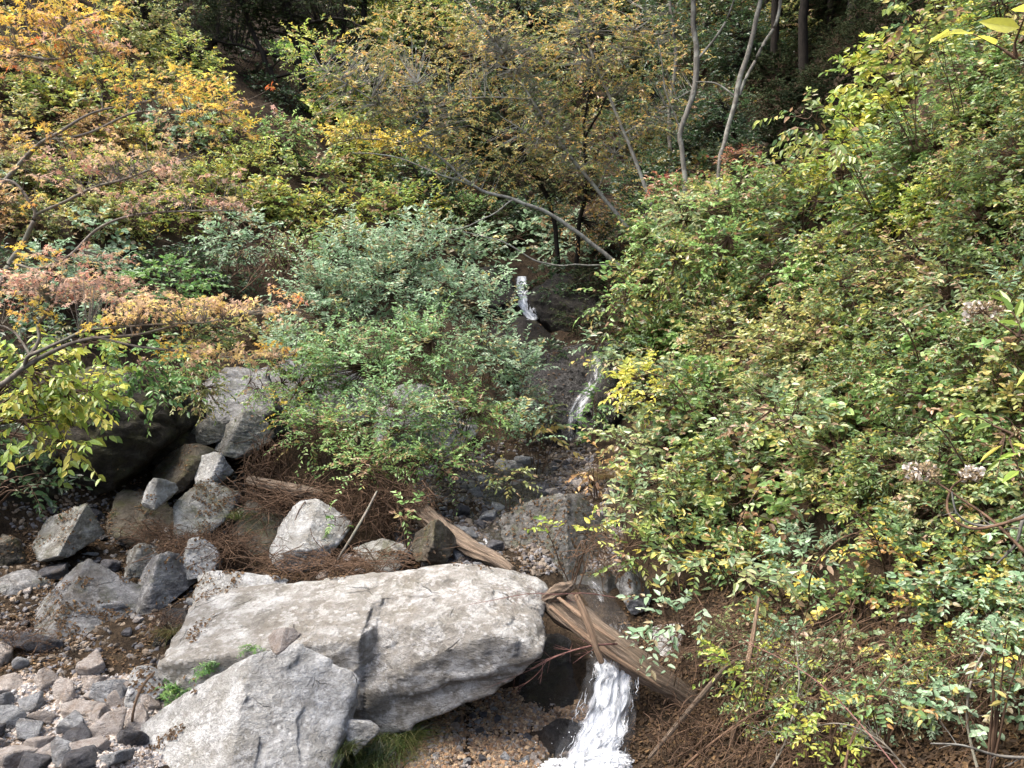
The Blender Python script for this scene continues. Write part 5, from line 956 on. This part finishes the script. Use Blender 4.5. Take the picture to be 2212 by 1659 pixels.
MB = [(80,20,5.9,130,35,'mapleyel',1.4),(200,20,6.0,90,25,'mapleyel',1.2),(60,75,5.8,130,28,'mapleyel',1.3),(150,55,5.7,90,20,'mapleorange',1.5),(190,100,5.7,100,20,'mapleorange',1.2),(60,125,5.7,110,22,'mapleorange',.9),
 (250,165,5.8,80,26,'mapleyel',.9),(390,180,5.7,80,28,'mapleyel',1.3),(330,205,5.6,120,22,'mapleyel',1.1),(470,225,5.6,80,30,'mapleyel',1.2),(420,250,5.6,110,26,'mapletan',1.),(560,215,5.6,40,18,'mapleorange',.8),(500,280,5.6,70,22,'mapleyel',.7),
 (90,290,5.7,50,30,'mapleyel',.7),(110,320,5.6,60,20,'mapleorange',.5),(300,330,5.5,200,34,'mapletan',.55),(180,370,5.5,180,30,'maplepink',.5),(420,380,5.4,150,26,'maplepink',.45),(60,400,5.6,90,26,'mapletan',.5),(400,440,5.4,180,16,'maplepink',.6),(60,550,5.6,60,14,'mapleyel',1.2),(90,430,5.6,50,20,'mapleyel',.6),
 (150,612,5.3,170,24,'maplepink',1.6),(60,635,5.3,100,22,'maplepink',1.4),(230,640,5.2,110,14,'maplepink',1.2),(40,672,5.2,70,14,'mapleyel',1.4),(380,655,5.0,170,16,'mapletan',1.6),(530,668,4.9,110,14,'mapletan',1.4),(590,645,4.9,60,14,'mapleorange',1.3),(240,705,5.0,60,16,'mapleyel',1.4),(330,685,5.0,120,10,'mapletan',1.2),(390,750,5.0,60,8,'mapleyel',1.5),(500,765,5.0,130,10,'mapletan',1.5),(600,755,5.0,50,9,'mapleyel',1.3),(180,560,5.5,150,12,'maplepink',.5)]
tree('maple reaching in from the left edge with layered yellow, orange and pinkish sprays', ML, MB, 'mapletan', 17, 500, 'limb', 'leaf_matte', cover=1.9, name='maple_tree', shape='maple', nl=7, ground=False, deep=.7, up=.05, droop=.12, flat=.6, outw=.9, twig=.03)

# ---------------------------------------------------------------- near the camera, right edge
def flowerhead(label, px, py, Y, rpx, seed, stem):
    r = np.random.default_rng(seed); root = empty('dried_flower_head', at(*stem[0]), label, 'flower head'); c = at(px, py, Y); f = Y/FPX; b = np.array(root.location)
    T = Tubes(); P = np.array([list(at(*s)) for s in stem]+[list(c)]); q = smooth_line(P, 24); T.add(q[None]-b, np.linspace(3.5, 2, 24)[None]*f, 6)
    n = 60; d = nrm(r.normal(size=(n, 3))+[0, 0, .5]); e = c+d*[rpx*f, rpx*f, rpx*f*.55]; t = np.linspace(0, 1, 4)[None, :, None]; T.add(c[None, None]*(1-t)+e[:, None]*t-b, .0012*np.ones((n, 4)), 3); T.obj('stem', M['twig'], root)
    L = Leaves(); n2 = 230; e2 = c+nrm(r.normal(size=(n2, 3))+[0, 0, .5])*np.array([rpx*f, rpx*f, rpx*f*.6])*r.uniform(.6, 1.05, (n2, 1)); col = np.where(r.random((n2, 1)) < .12, np.array([[.75, .70, .64]]), np.array([[.36, .28, .17]])*r.uniform(.6, 1.5, (n2, 1))); s = np.where(col[:, 0] > .7, 13*f, 6*f)*r.uniform(.7, 1.3, n2)
    L.add(e2-b, nrm(r.normal(size=(n2, 3))), nrm(r.normal(size=(n2, 3))+[0, -.5, .6]), s, s*.8, col, 'round', fold=.8, droop=.4); L.obj('florets', M['leaf_matte'], root)
flowerhead('dried brown flower head at the right, left one of the lower two', 1993, 1022, 3.4, 38, 1, [(2240,1220,3.0),(2150,1130,3.2),(2080,1080,3.3)])
flowerhead('dried brown flower head at the right, right one of the lower two', 2098, 1025, 3.4, 24, 2, [(2240,1110,3.1),(2110,1142,3.2),(2050,1110,3.3),(2055,1055,3.4)])
flowerhead('dried brown flower head at the right edge above the other two', 2125, 675, 3.6, 42, 3, [(2300,800,3.4),(2220,740,3.5)])
bare('branch', 'bare pale grey twig curving in from the right edge', [(2260,1080,3.2),(2180,1125,3.2),(2110,1142,3.2),(2060,1120,3.2),(2045,1070,3.2)], 'trunk', 21, 3, 50, Rpx=4)
bare('branch', 'pale grey twig hanging down at the right edge', [(2240,1060,3.3),(2205,1130,3.3),(2190,1180,3.3),(2150,1225,3.3)], 'trunk', 22, 3, 50, Rpx=5)
bare('branch', 'bare grey twigs poking in at the bottom right corner', [(2260,1640,3.4),(2160,1635,3.4),(2080,1612,3.4),(2010,1610,3.4)], 'trunk', 23, 5, 60, Rpx=4)
bare('branch', 'long thin brown stem slanting across the lower right brush', [(1960,1700,4.2),(1880,1590,4.4),(1790,1490,4.7),(1690,1420,5.0),(1600,1380,5.3)], 'redtwig', 24, 2, 50, Rpx=1.8)
sb('lime green narrow leaved shoot close to the camera at the right edge', 2180, 930, 3.3, 50, 60, 'lime', 62, 600, cover=.8, aspect=.32, base=(2300,1200,3.3), nl=5, more=[(2200,760,3.4,40,60)], nstem=3, stem_r=.004)
sb('bright yellow green leaves close to the camera at the top right corner', 2190, 105, 2.6, 30, 30, 'limeyellow', 80, 601, cover=.6, aspect=.4, base=(2330,250,2.6), nl=5, nstem=2, stem_r=.004)
sb('bluish feathery shoot at the right edge above the dried flower head', 2170, 640, 3.8, 40, 50, 'greygreen', 22, 602, cover=.8, aspect=.3, base=(2290,760,3.8), nstem=3, stem_r=.003)
sb('green leafy stem along the right edge below the dried flower head', 2170, 740, 4.0, 60, 60, 'freshgreen', 30, 603, cover=1, aspect=.6, base=(2290,900,4.0), nstem=4, stem_r=.004)
# ---------------------------------------------------------------- grass tufts, ferns
def tuft(label, px, py, Y, rpx, hpx, n, seed, col=((.07,.13,.03),(.12,.17,.045),(.20,.19,.08)), name='grass_tuft', cat='grass'):
    r = np.random.default_rng(seed); f = Y/FPX; c = surf(px, py)[0]; b = c+np.stack([r.normal(size=n)*rpx*f*.35, r.normal(size=n)*rpx*f*.3, np.zeros(n)], 1); d = nrm(np.stack([r.normal(size=n)*.6, r.normal(size=n)*.6-.15, np.ones(n)], 1)); L = hpx*f*r.uniform(.5, 1.15, (n, 1, 1)); t = np.linspace(0, 1, 7)[None, :, None]
    out = nrm(d*[1, 1, .0]+r.normal(size=(n, 3))*.1*[1, 1, 0]); C = b[:, None]+d[:, None]*t*L+(out[:, None]*.55-[0, 0, .6])*t**2*L; side = nrm(np.cross(d, [0, 1., .2]))[:, None]*(.0045+.0*t)*(1-t*.92)*hpx*f*3
    V = np.stack([C-side, C+side], 2); I = np.arange(n*14).reshape(n, 7, 2); Qd = np.stack([I[:, :-1, 0], I[:, :-1, 1], I[:, 1:, 1], I[:, 1:, 0]], -1).reshape(-1, 4)
    k = np.array(col)[r.integers(0, len(col), n)]*r.uniform(.7, 1.2, (n, 1)); o = mesh_np(name, V.reshape(-1, 3)-c, quads=Qd, mat=M['leaf'], smooth=True, col=np.repeat(k, 6, 0)); o.location = tuple(c); return tag(link(o), label, cat)
tuft('green grass tuft under the largest boulder, right one', 860, 1600, 6.5, 60, 95, 650, 1)
tuft('green grass tuft at the bottom edge beside the foreground boulder', 790, 1650, 6.2, 80, 90, 800, 2)
tuft('short dark grass between the foreground boulder and the small stone', 735, 1620, 6.3, 40, 60, 250, 3)
tuft('dry grass clump left of the great boulder end', 372, 1370, 7.4, 30, 55, 220, 4, ((.20,.17,.07),(.28,.21,.10),(.14,.17,.05)))
tuft('dry grass clump at the left edge by the mossy boulder', 18, 1400, 7.0, 40, 60, 260, 5, ((.24,.18,.08),(.16,.16,.05),(.30,.20,.10)))
tuft('grass blades rising among the twigs by the pyramid shaped boulder', 520, 1120, 9.0, 25, 60, 120, 6)
tuft('brown hanging grass in the middle creek at the right bank', 1300, 1030, 10.4, 60, 50, 360, 7, ((.30,.20,.11),(.24,.16,.09),(.18,.17,.06)))
def fern(label, px, py, n, lpx, seed, pal='fern', lean=(-.4, -.6, .5)):
    r = np.random.default_rng(seed); c, _n = surf(px, py); f = c[1]/FPX; L = Leaves(); T = Tubes(); d = nrm(np.array(lean)+r.normal(size=(n, 3))*.45)
    sprays(L, T, np.repeat(c[None], n, 0)+r.normal(size=(n, 3))*lpx*f*.12, d, lpx*f*r.uniform(.6, 1.1, n), lpx*f*.22, pal, r, nl=26, aspect=.28, flat=.15, droop=.35, twig_r=.001)
    root = empty('fern', c, label, 'fern'); 
    for A in (L, T): A.V = [v-c for v in A.V]
    T.obj('stem', M['stem'], root); L.obj('frond', M['leaf'], root)
fern('small fern between the pale cracked stone and the largest boulder', 388, 1490, 14, 60, 1)
fern('fern fronds growing along the lower edge of the largest boulder', 470, 1440, 8, 60, 2, lean=(-.6, -.6, .1))
fern('tiny fern beside the brownish stone', 545, 1400, 6, 40, 3)
fern('fern clump on the wet rock left of the middle cascade', 1100, 790, 12, 50, 4)

# thicker dead stems in the brush and arching stems over the bank
for i, (pts, rp, mt) in enumerate([
  ([(1480,1659,5.8),(1560,1590,5.7),(1660,1530,5.7),(1790,1500,5.6)],3.5,'twig'),([(1640,1700,5.2),(1700,1600,5.3),(1730,1490,5.5),(1720,1400,5.7)],3,'limb'),([(1820,1700,4.8),(1850,1560,5.0),(1930,1450,5.2),(2040,1400,5.3)],4,'twig'),
  ([(2130,1700,4.5),(2090,1560,4.7),(2100,1440,4.8),(2160,1330,4.9)],4,'limb'),([(1520,1430,6.3),(1620,1390,6.2),(1740,1400,6.0),(1860,1450,5.7)],2.5,'twig'),([(1960,1660,4.7),(1900,1600,4.8),(1800,1570,5.0),(1680,1590,5.2)],2.5,'limb')]):
    tag(bare('branch', 'x', pts, mt, 800+i, 10, 90, Rpx=rp), 'bare dead branch tangled in the brush at the lower right', 'branch', 'dead branches in the lower right brush')
for i, (px, py) in enumerate([(1500,900),(1650,760),(1720,980),(1850,620),(1980,760),(1600,1120),(1900,1180),(2050,420),(1880,330),(1560,640),(2080,1000),(1760,1240)]):
    h = hit(px, py)[0]; Y = h[1]-.9; sx = (-1)**i
    tag(bare('branch', 'x', [(px+sx*20, py+90, Y+.4), (px, py, Y), (px-sx*50, py-75, Y-.1), (px-sx*120, py-100, Y-.1)], 'twig', 830+i, 8, 60, Rpx=2.2), 'thin arching brown stem standing out from the shrubs of the right bank', 'branch', 'arching stems of the right bank')
